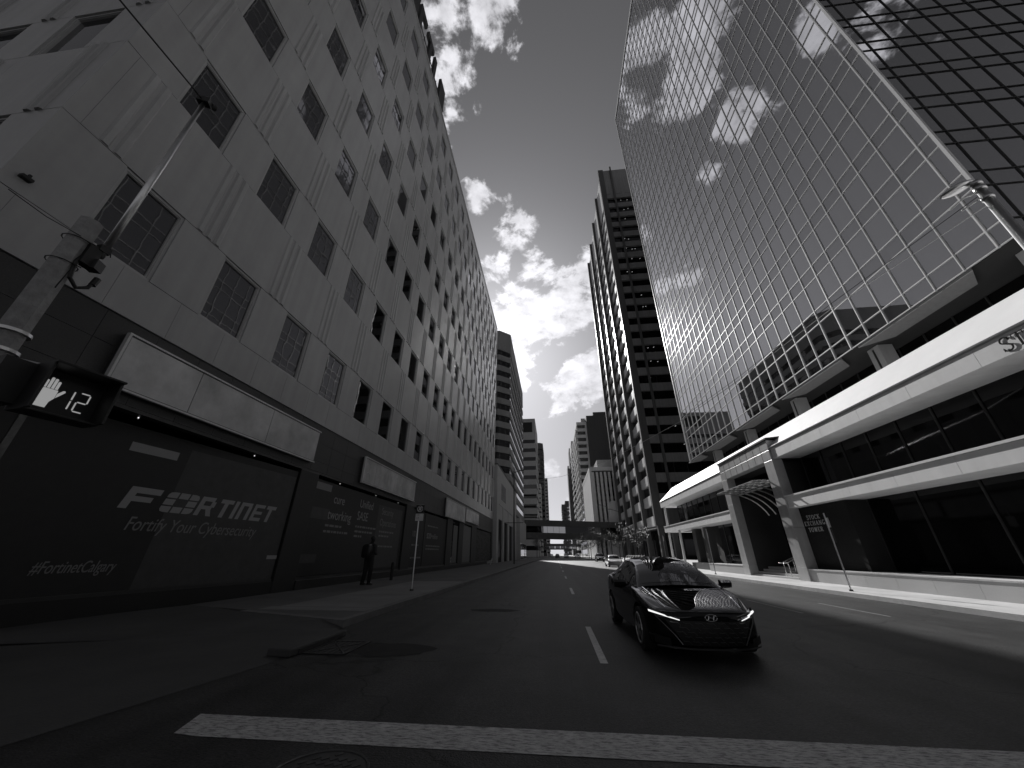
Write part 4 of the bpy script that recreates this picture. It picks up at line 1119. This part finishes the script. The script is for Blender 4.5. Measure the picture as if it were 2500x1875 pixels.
# nose of the near car: grille, lower air intakes, badge, crease lines
gr_ = MB().grid([[nose(x * (1 - .0), z) for x in [(-1 + 2 * i / 16) * w for i in range(17)]] for z, w in ((.555, .66), (.47, .60), (.38, .53), (.30, .48), (.235, .46))]).build('grille', M['grille'], near, smooth=True)
gl_ = MB()
for r in range(5):
    z = .53 - r * .06; w = .60 - r * .035; n = 7
    for k in range(n):
        x0 = -w + 2 * w * (k + (.5 if r % 2 else 0)) / n; x1 = x0 + 2 * w / n * .55
        gl_.tube([nose(x0, z, .018), nose((x0 + x1) / 2, z - .006, .02), nose(x1, z, .018)], .0045, 4)
        gl_.tube([nose(x1, z, .018), nose(x1 + .045, z - .04, .018)], .004, 4)
gl_.build('grille_pattern', M['grille_line'], gr_)
for s in (-1, 1):
    ln_ = MB(); ln_.tube([nose(s * .78, .60, .02), nose(s * .69, .5, .02), nose(s * .56, .36, .02), nose(s * .47, .24, .02)], .008, 5)
    ln_.build('bumper_crease', M['grille_line'], near)
    MB().grid([[nose(s * (.62 + .2 * i / 6), z + .03 * i / 6, .012) for i in range(7)] for z in (.31, .25, .2)]).build('air_intake', M['grille'], near, smooth=True)
MB().grid([[nose(x, z, .02) for x in [(-1 + 2 * i / 16) * .8 for i in range(17)]] for z in (.205, .18)]).build('lip', M['grille_line'], near, smooth=True)
bd_ = MB(); bd_.tube([(.09 * math.cos(a), sweep(0, .0) - .008, .6 + .046 * math.sin(a)) for a in [2 * math.pi * k / 24 for k in range(25)]], .006, 6)
bd_.tube([(-.048, -.012, .572), (-.03, -.012, .628)], .0085, 6); bd_.tube([(.03, -.012, .572), (.048, -.012, .628)], .0085, 6)
bd_.tube([(-.038, -.012, .594), (-.012, -.012, .604), (.012, -.012, .596), (.038, -.012, .606)], .007, 6)
bd_.build('badge', M['chrome'], near)
for s in (-1, 1):
    cr = MB(); cr.tube([srf_ for srf_ in [(s * .60, sweep(.6, .14), .712), (s * .64, sweep(.64, .5), .812), (s * .70, sweep(.7, 1.2), .935)]], .0045, 5)
    cr.build('hood_crease', M['carpaint'], near)
hd = MB(); hd.tube([(x, sweep(x, .06) - .004, .668 - .05 * abs(x) ** 2) for x in [(-1 + 2 * i / 20) * .78 for i in range(21)]], .006, 4)
hd.build('hood_gap', M['plastic'], near)
for s in (-1, 1):
    wp = MB(); wp.tube([(s * .1 - .3, 1.30, .962), (s * .1 + .28, 1.42, 1.03)], .008, 5); wp.build('wiper', M['plastic'], near)
near.location = (2.37, 6.87, 0); near.rotation_euler = (0, 0, R(2.0))
def place(label, x, y, rz, paint, lights=None, sz=1.0, nm='sedan_car'):
    c = sedan(label, None, 0, paint, lights, name=nm); c.location = (x, y, 0); c.rotation_euler = (0, 0, R(rz)); c.scale = (1, 1, sz); return c
M['whitecar'] = glass('white_car_paint', .05, .55, .1)
M['darkcar'] = glass('dark_car_paint', .06, .02, .06)
M['greycar'] = glass('grey_car_paint', .06, .2, .08)
M['headlit'] = emit('lit_headlamp', 1, 2.0)
place('pale silver sedan in the sunlit lane behind the black sedan', 7.75, 52, 1, 'silver', 'lens')
place('dark tall car with both headlamps lit, behind the pale silver sedan', 9.7, 86, 0, 'darkcar', 'headlit', 1.22, 'sport_utility_car')
place('white far-off car left of the dark tall car', 8.6, 155, 0, 'whitecar', 'lens', 1.1)
place('grey far-off car in the middle of the three farthest cars', 4.6, 165, 0, 'greycar', 'lens', 1.15)
place('black far-off car nearest the left kerb of the farthest cars', .9, 175, 0, 'darkcar', 'lens', 1.15)
place('small white car farthest along the street', -2.2, 240, 0, 'whitecar', 'lens', 1.1)

# ------------------------------------------------------------------ street furniture
lp_ = thing('signal_pole', 'weathered concrete signal pole with thin steel mast, in front of the office block corner', 'pole', (-5.1, 2.3, 0))
MB().tube([(-5.1, 2.3, 0), (-5.1, 2.3, 2.4), (-5.1, 2.3, 4.92)], [.12, .11, .1], 8).build('shaft', M['pole'], lp_)
st_ = MB()
for z in (4.62, 4.3): st_.tube([(-5.1 + .118 * math.cos(a), 2.3 + .118 * math.sin(a), z) for a in [2 * math.pi * k / 14 for k in range(15)]] + [(-4.93, 2.36, z - .02)], .006, 4)
st_.tube([(-5.0, 2.25, 4.64), (-5.12, 2.02, 4.68), (-5.2, 1.75, 4.75)], .005, 4)
st_.build('strap', M['plastic'], lp_)
for z in (3.42, 3.22): MB().tube([(-5.1, 2.3, z - .015), (-5.1, 2.3, z + .015)], .132, 16).build('band_clamp', M['steel'], lp_)
MB().tube([(-5.0, 2.47, 4.55), (-5.0, 2.47, 6.2), (-4.99, 2.46, 7.68)], [.034, .034, .028], 12).build('mast', M['steel'], lp_, smooth=True)
mb_ = MB()
mb_.obox((-5.02, 2.4, 4.5), (.05, 0, 0), (0, .06, 0), (0, 0, .13)); mb_.obox((-5.0, 2.47, 4.42), (.05, .02, 0), (-.02, .05, 0), (0, 0, .06)); mb_.obox((-5.0, 2.46, 4.65), (.04, 0, 0), (0, .05, 0), (0, 0, .04))
mb_.tube([(-5.04, 2.38, 4.55), (-5.0, 2.33, 4.35), (-4.99, 2.36, 4.15), (-4.99, 2.44, 4.08), (-4.99, 2.52, 4.15), (-4.99, 2.54, 4.26)], .019, 8)
mb_.tube([(-4.99, 2.54, 4.2), (-4.99, 2.55, 4.3)], .032, 8)
mb_.tube([(-5.02, 2.34, 4.3), (-5.0, 2.32, 3.98)], .006, 4); mb_.tube([(-5.02, 2.42, 4.66), (-4.97, 2.5, 4.7), (-4.97, 2.53, 4.6)], .006, 4)
mb_.build('mast_bracket', M['plastic'], lp_)
tp = MB(); tp.obox((-4.99, 2.46, 7.72), (.07, .03, 0), (-.02, .05, 0), (0, 0, .05)); tp.tube([(-4.96, 2.52, 7.74), (-4.95, 2.58, 7.77)], .045, 10)
tp.build('weather_head', M['plastic'], lp_)
ba = MB(); ba.tube([(-5.05, 2.34, 3.17), (-4.82, 2.6, 3.16), (-4.68, 2.86, 3.15)], .02, 8); ba.obox((-4.66, 2.83, 3.13), (.02, 0, 0), (.01, .05, 0), (0, 0, .02)); ba.build('bracket', M['steel'], lp_)
tag(MB().tube([(-4.99, 2.46, 7.72), (-5.1, -2, 7.5), (-5.3, -14, 8.2)], .012, 6).build('overhead_cable', M['plastic']), 'black cable running up from the thin steel mast on the left pole', 'cable')
ps = thing('pedestrian_signal', 'pedestrian signal showing a lit hand and the number 12', 'signal', (-4.67, 2.66, 2.88))
c0 = Vector((-4.67, 2.66, 2.885)); wv = Vector((.08, .49, 0)).normalized(); nv = Vector((wv.y, -wv.x, 0)); uv_ = Vector((0, 0, 1))
hs = MB(); hs.obox(c0 - nv * .09, wv * .245, nv * .09, uv_ * .215)
for (a, b, c, d) in ((-1, 0, .012, .215), (1, 0, .012, .215)): hs.obox(c0 + wv * .25 * a + nv * .06, wv * .012, nv * .16, uv_ * .225)
hs.obox(c0 + uv_ * .225 + nv * .08, wv * .262, nv * .18, uv_ * .012); hs.obox(c0 - uv_ * .225 + nv * .03, wv * .262, nv * .12, uv_ * .01)
hs.build('housing', M['plastic'], ps, bevel=.006)
MB().obox(c0 - nv * .19 + uv_ * .0, wv * .07, nv * .02, uv_ * .2).obox(c0 - nv * .1 - wv * .36 + uv_ * .02, wv * .1, nv * .08, uv_ * .2).build('rear_box', M['plastic'], ps)
def face(pts, nm, m=None):
    p = MB(); p.poly([c0 + nv * .006 + wv * a + uv_ * b for a, b in pts]); return p
hand = MB()
def hp(pts): hand.poly([c0 + nv * .004 + wv * (a - .12) + uv_ * b for a, b in pts])
hp([(-.075, -.15), (.03, -.15), (.035, -.09), (.055, -.05), (.055, .03), (-.045, .03), (-.055, -.04), (-.045, -.11), (-.075, -.14)])
for k, (x, l) in enumerate(((-.044, .07), (-.017, .10), (.01, .095), (.036, .075))):
    hp([(x - .0105, .034), (x + .0105, .034), (x + .0105, .034 + l), (x + .005, .04 + l), (x - .005, .04 + l), (x - .0105, .034 + l)])
hp([(.058, -.045), (.075, -.02), (.105, .03), (.098, .045), (.085, .04), (.058, .0)])
hand.build('hand_symbol', M['ledsig'], ps)
dg = MB()
def seg7(x, z, segs, w=.062, h=.095, t=.012):
    S7 = dict(a=((0, 2 * h), (w, 2 * h)), b=((w, h), (w, 2 * h)), c=((w, 0), (w, h)), d=((0, 0), (w, 0)), e=((0, 0), (0, h)), f=((0, h), (0, 2 * h)), g=((0, h), (w, h)))
    for s_ in segs:
        p, q = [Vector(v) for v in S7[s_]]; d = (q - p).normalized(); n = Vector((-d.y, d.x)) * t / 2; p, q = p + d * .008, q - d * .008
        dg.poly([c0 + nv * .004 + wv * (x + v.x) + uv_ * (z + v.y) for v in (p - d * .004, p + n, q + n, q + d * .004, q - n, p - n)])
seg7(.0, -.12, 'bc', w=.045); seg7(.085, -.12, 'abged', w=.075)
dg.build('digits', M['ledsig'], ps)
# right-hand street lamp with steel shaft
rp = thing('street_lamp', 'polished steel street lamp with oval head in front of the mirror glass tower', 'street lamp', (11.9, 7.75, 0))
MB().tube([(11.95, 7.72, .14), (11.95, 7.72, 4), (11.95, 7.72, 10.6)], [.13, .12, .095], 16).build('shaft', M['steel'], rp, smooth=True)
cl_ = MB()
for z in (10.65, 10.45, 10.1): cl_.tube([(11.95, 7.72, z - .06), (11.95, 7.72, z + .06)], .12, 16)
cl_.tube([(11.95, 7.72, 10.35), (11.6, 7.85, 10.3), (11.4, 8.1, 10.15)], .02, 6); cl_.tube([(11.95, 7.72, 10.2), (11.55, 8.0, 10.0)], .02, 6)
cl_.build('collar', M['steel'], rp, smooth=True)
hm = MB()
rows = []
A0, A1 = Vector((11.95, 7.74, 10.78)), Vector((11.45, 8.1, 10.7))
ax_ = (A1 - A0).normalized(); sd = ax_.cross(Vector((0, 0, 1)))
for i in range(13):
    t = i / 12; r = .21 * math.sin(math.pi * (.05 + .9 * t)) ** .5
    rows.append([A0.lerp(A1, t) + sd * r * math.cos(2 * math.pi * k / 16) + Vector((0, 0, 1)) * r * .5 * math.sin(2 * math.pi * k / 16) for k in range(17)])
hm.grid(rows).build('lamp_head', M['steel'], rp, smooth=True)
# span wire, from the lamp to a far pole
tag(MB().tube([(11.9, 7.8, 9.9), (10.3, 11.4, 9.47), (9.0, 16, 8.9), (7.6, 20.7, 8.5), (4.7, 30.7, 8.6), (1.1, 43, 9.8), (-6.2, 60, 12.2)], .013, 5).build('span_wire', M['steel']), 'thin bright wire slung across the street from the right street lamp', 'cable')
tag(MB().tube([(11.95, 7.72, 10.3), (10.45, 11.6, 9.75), (9.2, 16.3, 9.2), (7.9, 21, 8.85)], .010, 5).build('upper_wire', M['plastic']), 'thin dark wire just above the bright slung wire', 'cable')
def sign_post(nm, label, x, y, ztop, plates, group=None):
    t = thing(nm, label, 'sign', (x, y, .14), group)
    MB().tube([(x, y, .13), (x, y, ztop)], .03, 8).build('post', M['steel'], t)
    MB().tube([(x, y, .14), (x, y, .2)], .07, 10).build('base', M['dmetal'], t)
    for (z0, z1, w, m_, ang) in plates:
        d = Vector((math.cos(R(ang)), math.sin(R(ang)), 0)); n = Vector((-d.y, d.x, 0))
        MB().obox(Vector((x, y, (z0 + z1) / 2)) - n * .04, d * w / 2, n * .006, Vector((0, 0, (z1 - z0) / 2))).build('sign_plate', M[m_], t)
    return t
sign_post('parking_sign', 'leaning-looking grey post with narrow edge-on sign plates, in front of the wall lettering', 11.95, 18.1, 3.15, [(2.55, 2.95, .28, 'alum', 78), (1.95, 2.5, .28, 'dmetal', 78)], 'kerbside sign posts')
sign_post('parking_sign', 'kerbside sign post in front of the podium wall beyond the metal entrance frame', 11.9, 31.6, 3.3, [(2.6, 3.1, .3, 'alum', 70), (2.1, 2.55, .3, 'dmetal', 75)], 'kerbside sign posts')
sign_post('parking_sign', 'kerbside sign post with one plate, near the end of the white-roofed podium', 12.0, 44.6, 3.4, [(2.8, 3.3, .3, 'alum', 60)], 'kerbside sign posts')
bs = thing('bus_stop_sign', 'bus stop sign with black bus symbol plate above a pale number plate', 'sign', (-5.94, 16.2, .14))
MB().tube([(-5.94, 16.2, .13), (-5.95, 16.2, 1.5), (-5.96, 16.2, 2.85)], .03, 8).build('post', M['steel'], bs)
MB().tube([(-5.94, 16.2, .14), (-5.94, 16.2, .22)], .08, 10).build('base', M['dmetal'], bs)
p1 = MB().box(-6.11, -5.75, 16.16, 16.19, 3.14, 3.52).build('sign_plate', M['plastic'], bs, bevel=.004)
ic = MB(); ic.tube([(-5.93 + .12 * math.cos(a), 16.152, 3.33 + .12 * math.sin(a)) for a in [2 * math.pi * k / 22 for k in range(23)]], .009, 5)
ic.box(-5.99, -5.87, 16.148, 16.158, 3.28, 3.31); ic.box(-5.99, -5.87, 16.148, 16.158, 3.345, 3.39); ic.box(-5.985, -5.965, 16.148, 16.158, 3.25, 3.275); ic.box(-5.895, -5.875, 16.148, 16.158, 3.25, 3.275)
ic.build('bus_symbol', M['white2'], p1)
fr_ = MB(); fr_.box(-6.12, -5.74, 16.158, 16.164, 3.50, 3.525); fr_.build('rim', M['ink'], p1)
p2 = MB().box(-6.11, -5.75, 16.16, 16.19, 2.83, 3.13).build('number_plate', M['board'], bs, bevel=.004)
text('route_numbers', '17\n37', .13, (-6.07, 16.155, 3.02), (1, 0, 0), (0, 0, 1), M['plastic'], p2, ext=.001)
tag(MB().tube([(-9.6, 22.6, .13), (-9.6, 22.6, 1.02), (-9.6, 22.6, 1.08)], [.09, .09, .05], 12).build('bollard', M['plastic']), 'short black bollard by the shopfront behind the bus stop sign', 'bollard')
bw_ = thing('barricade', 'folded board leaning by the far end of the dark shopfronts', 'barricade', (-9.8, 58, .14))
MB().obox((-9.8, 58, .5), (.35, 0, .15), (0, .03, 0), (-.05, 0, .12)).build('board', M['board'], bw_); MB().obox((-9.5, 58, .55), (.04, 0, 0), (0, .3, 0), (.12, 0, .42)).build('leg', M['pale'], bw_)
ll = thing('street_lamp', 'tall thin street lamp on the left pavement before the footbridge', 'street lamp', (-6.3, 60, .14))
MB().tube([(-6.3, 60, .1), (-6.3, 60, 14.2)], [.13, .07], 8).build('shaft', M['dmetal'], ll)
MB().tube([(-6.3, 60, 13.9), (-5.3, 60.2, 14.3)], .06, 6).obox((-5.0, 60.2, 14.3), (.4, 0, 0), (0, .14, 0), (0, 0, .07)).build('lamp_arm', M['dmetal'], ll)
MB().obox((-6.3, 59.9, 6.0), (1.5, 0, 0), (0, .04, 0), (0, 0, .04)).build('banner_arm', M['dmetal'], ll)
for (x, y, h) in ((13.0, 92, 12), (13.2, 78, 9.5)):
    l2 = thing('street_lamp', 'far street lamp beside the white gabled atrium' if y > 80 else 'thin lamp post before the dark banded tower', 'street lamp', (x, y, .14))
    MB().tube([(x, y, .1), (x, y, h)], [.12, .07], 8).build('shaft', M['dmetal'], l2)
    MB().tube([(x, y, h - .2), (x - 1.6, y, h + .3)], .05, 6).obox((x - 1.9, y, h + .3), (.35, 0, 0), (0, .13, 0), (0, 0, .06)).build('lamp_arm', M['dmetal'], l2)
for k in range(7):
    x, y = 12.4, 60 + k * 2.0
    rk = MB().tube([(x, y, .14), (x, y, .85), (x + .25, y, 1.2), (x + .75, y, 1.35)], .05, 6).build('bike_rack', M['white2'])
    tag(rk, 'pale bent tube bike rack in the row before the dark banded tower', 'bike rack', 'row of bike racks')
for k in range(4):
    y = 45.2 + k * 1.5
    tag(MB().tube([(13.2, y, .13), (13.2, y, 1.15), (13.2, y, 1.2)], [.07, .07, .04], 10).build('bollard', M['white2']), 'slim pale bollard in the row at the podium end', 'bollard', 'row of pale bollards')
# storm drain at the corner, manhole before the stop line
dr_ = thing('storm_drain', 'storm drain with iron grate and dark kerb inlet at the street corner', 'drain', (-4.2, 7.3, 0))
MB().prism([(-4.75, 6.6, .006), (-4.3, 6.55, .006), (-4.3, 8.25, .006), (-4.7, 8.25, .006)], (0, 0, .11)).build('inlet_hood', M['corner'], dr_, bevel=.02)
MB().box(-4.31, -4.285, 6.75, 8.1, .015, .085).build('inlet_mouth', M['core'], dr_)
gm = MB()
gm.box(-4.25, -3.55, 6.85, 7.75, .005, .009)
gmo = gm.build('grate_pit', M['core'], dr_)
gm = MB(); gm.box(-4.27, -3.53, 6.82, 6.86, .0095, .02); gm.box(-4.27, -3.53, 7.74, 7.78, .0095, .02); gm.box(-4.27, -4.23, 6.865, 7.735, .0095, .02); gm.box(-3.57, -3.53, 6.865, 7.735, .0095, .02)
gm.obox((-3.9, 7.3, .014), (.33, .42, 0), (.012, -.01, 0), (0, 0, .003)); gm.obox((-3.9, 7.3, .015), (.33, -.42, 0), (.012, .01, 0), (0, 0, .003))
for k in range(7): gm.box(-4.22 + k * .1, -4.20 + k * .1, 6.865, 7.735, .0095, .0125)
gm.build('grate', M['dmetal'], dr_)
mh = thing('manhole_cover', 'round iron manhole cover with studded top in front of the stop line', 'manhole cover', (-1.85, 3.5, 0))
rg = [(-1.85 + .36 * math.cos(a), 3.47 + .36 * math.sin(a), .005) for a in [2 * math.pi * k / 32 for k in range(32)]]
MB().prism(rg, (0, 0, .006)).build('cover', M['dmetal'], mh)
rr = MB(); rr.tube([(p[0] * 1.0 - 0, p[1], .011) for p in rg + rg[:1]], .012, 5)
for i in range(-4, 5):
    for j in range(-4, 5):
        if i * i + j * j < 17: rr.obox((-1.85 + i * .075, 3.47 + j * .075, .012), (.022, .022, 0), (-.01, .01, 0), (0, 0, .005))
rr.build('studs', mat('iron_studs', .05, .5, .3, 20), mh)

# ------------------------------------------------------------------ trees
def tree(label, x, y, h, cr, n, seed, z0=.14, name='street_tree', group=None, bare=False):
    rnd = random.Random(seed)
    t = thing(name, label, 'tree', (x, y, z0), group)
    tk = MB(); top = Vector((x + rnd.uniform(-.15, .15), y, z0 + h * .75))
    tk.tube([(x, y, z0 - .05), (x + rnd.uniform(-.06, .06), y, z0 + h * .35), top], [.11, .08, .03], 8)
    tips = []
    for k in range(13):
        b = Vector((x, y, z0)).lerp(top, rnd.uniform(.4, 1)); a = rnd.uniform(0, 6.28); l = cr * rnd.uniform(.55, 1.1)
        e = b + Vector((math.cos(a) * l, math.sin(a) * l, l * rnd.uniform(.4, 1.2))); tk.tube([b, b.lerp(e, .5) + Vector((0, 0, -.05)), e], [.035, .022, .008], 5); tips.append((b, e))
        for q in range(2):
            c = b.lerp(e, rnd.uniform(.4, .9)); f = c + Vector((rnd.uniform(-1, 1), rnd.uniform(-1, 1), rnd.uniform(.2, 1))) * cr * .35; tk.tube([c, f], [.014, .005], 4); tips.append((c, f))
    tk.build('trunk', M['bark'], t)
    lf = MB()
    for k in range(n):
        b, e = rnd.choice(tips); c = b.lerp(e, rnd.uniform(.35, 1.05)) + Vector((rnd.gauss(0, 1), rnd.gauss(0, 1), rnd.gauss(0, 1))) * cr * .12
        u = Vector((rnd.gauss(0, 1), rnd.gauss(0, 1), rnd.gauss(0, 1))).normalized(); v = u.orthogonal().normalized(); s = rnd.uniform(.06, .12)
        lf.poly([c - u * s, c + v * s * .55, c + u * s, c - v * s * .55])
    lf.build('crown', M['leaf'], t)
tree('leafy young tree in sun before the dark banded tower lobby', 13.0, 62, 5.2, 1.5, 2600, 3)
tree('thin sparse tree with dark twigs beside the footbridge end', 12.8, 80, 8.0, 1.9, 700, 5)
for k, (x, y, h) in enumerate(((10.9, 122, 8), (11.6, 138, 8.5), (12.2, 112, 7.5), (10.8, 158, 9), (11.2, 180, 9), (-7.0, 150, 8), (-7, 175, 9))):
    tree('small street tree seen under the footbridge' , x, y, h, 2.6, 1500, 20 + k, group='trees beyond the footbridge')

# ------------------------------------------------------------------ the person by the shop window
def person():
    t = thing('person', 'person in dark clothes with a backpack looking down at a phone by the shop window', 'person', (0, 0, 0))
    V, Ed, Rr = [], [], []
    def v(p, r):
        V.append(p); Rr.append(r); return len(V) - 1
    def chain(start, pts):
        a = start
        for p, r in pts:
            b = v(p, r); Ed.append((a, b)); a = b
        return a
    pel = v((0, 0, .95), .15)
    ch = chain(pel, [((0, .01, 1.12), .15), ((0, .0, 1.32), .165), ((0, .02, 1.43), .12)])
    nk = chain(ch, [((0, .04, 1.50), .055), ((0, .07, 1.57), .075), ((0, .095, 1.66), .098), ((0, .08, 1.73), .07)])
    for s in (-1, 1):
        f = .1 * s
        leg = chain(pel, [((s * .1, .0, .86), .105), ((s * .105, .03 + f * .25, .48), .072), ((s * .11, -.02 + f * .5, .12), .048), ((s * .11, .0 + f * .5, .05), .05), ((s * .12, .15 + f * .5, .035), .04)])
        arm = chain(ch, [((s * .18, .0, 1.40), .07), ((s * .235, -.02, 1.15), .052), ((s * .17, .20, 1.10), .042), ((s * .07, .34, 1.17), .032), ((s * .05, .385, 1.185), .03)])
        for k in range(4):
            chain(arm, [((s * (.055 - .0), .415, 1.205 - k * .017), .0095), ((s * .03, .435 - k * .004, 1.205 - k * .018), .009), ((s * .008, .428 - k * .004, 1.204 - k * .018), .008)])
        chain(arm, [((s * .04, .39, 1.215), .01), ((s * .015, .40, 1.23), .009)])
    me = bpy.data.meshes.new('body'); me.from_pydata(V, Ed, [])
    o = bpy.data.objects.new('body', me); COL.objects.link(o)
    bpy.context.view_layer.objects.active = o
    sk = o.modifiers.new('skin', 'SKIN'); sk.use_smooth_shade = True
    for i, r in enumerate(Rr): me.skin_vertices[0].data[i].radius = (r, r)
    me.skin_vertices[0].data[0].use_root = True
    sb_ = o.modifiers.new('sub', 'SUBSURF'); sb_.levels = 2; sb_.render_levels = 2
    me.materials.append(M['cloth']); o.parent = t
    rows = []
    for z, rx, ry, dy in ((.93, .2, .155, .0), (1.0, .215, .165, 0), (1.12, .205, .16, .01), (1.3, .225, .175, 0), (1.42, .18, .14, .015), (1.5, .08, .08, .035)):
        rows.append([(rx * math.cos(a), dy + ry * math.sin(a), z) for a in [2 * math.pi * k / 20 for k in range(21)]])
    MB().grid(rows).build('jacket', M['cloth2'], t, smooth=True)
    for s in (-1, 1):
        MB().tube([(s * .18, 0, 1.41), (s * .237, -.02, 1.15), (s * .185, .17, 1.10), (s * .09, .31, 1.16)], [.085, .068, .055, .045], 10).build('sleeve', M['cloth2'], t, smooth=True)
        MB().tube([(s * .1, .0, .93), (s * .105, .03 + s * .025, .48), (s * .11, -.02 + s * .05, .09)], [.12, .09, .07], 10).build('trouser_leg', M['cloth'], t, smooth=True)
        MB().grid([[(s * .112 + w_ * .05, y + s * .05, z) for w_, z in ((-1, .01), (-1, h), (-.4, h + .025), (.4, h + .025), (1, h), (1, .01))] for y, h in ((-.1, .07), (0, .09), (.1, .06), (.19, .03))]).build('shoe', M['plastic'], t)
    hr = []
    for i in range(7):
        th = math.pi * i / 11
        hr.append([(.105 * math.sin(th) * math.cos(a), .085 + .118 * math.sin(th) * math.sin(a) - .012, 1.66 + .125 * math.cos(th)) for a in [2 * math.pi * k / 16 for k in range(17)]])
    MB().grid(hr).build('hair', M['plastic'], t, smooth=True)
    fc = MB(); fc.obox((0, .20, 1.645), (.012, 0, 0), (0, .02, 0), (0, 0, .022)); fc.obox((.035, .185, 1.675), (.014, 0, 0), (0, .006, 0), (0, 0, .006)); fc.obox((-.035, .185, 1.675), (.014, 0, 0), (0, .006, 0), (0, 0, .006)); fc.obox((0, .185, 1.605), (.024, 0, 0), (0, .006, 0), (0, 0, .006))
    fc.build('face_features', M['skin'], t)
    bp = MB(); rows = []
    for z, k in ((.96, .7), (1.0, 1), (1.2, 1.05), (1.38, 1), (1.45, .6)):
        rows.append([(.17 * k * max(-1, min(1, 1.4 * math.cos(a))), -.24 + .13 * k * max(-1, min(1, 1.4 * math.sin(a))), z) for a in [2 * math.pi * j / 20 for j in range(21)]])
    bp.grid(rows); bp.poly(rows[0][:-1]); bp.poly(rows[-1][:-1])
    bk = bp.build('backpack', M['plastic'], t, smooth=True)
    for s in (-1, 1): MB().tube([(s * .1, -.16, 1.42), (s * .12, .02, 1.47), (s * .13, .15, 1.38), (s * .15, .1, 1.15), (s * .16, -.12, 1.02)], .02, 6).build('strap', M['plastic'], bk)
    MB().obox((0, .425, 1.20), (.038, 0, 0), (0, .006, .003), (0, -.03, .07)).build('phone', M['plastic'], t)
    t.location = (-9.3, 18.9, .14); t.scale = (1.2, 1.2, 1.25); t.rotation_euler = (0, 0, R(-8))
    return t
person()
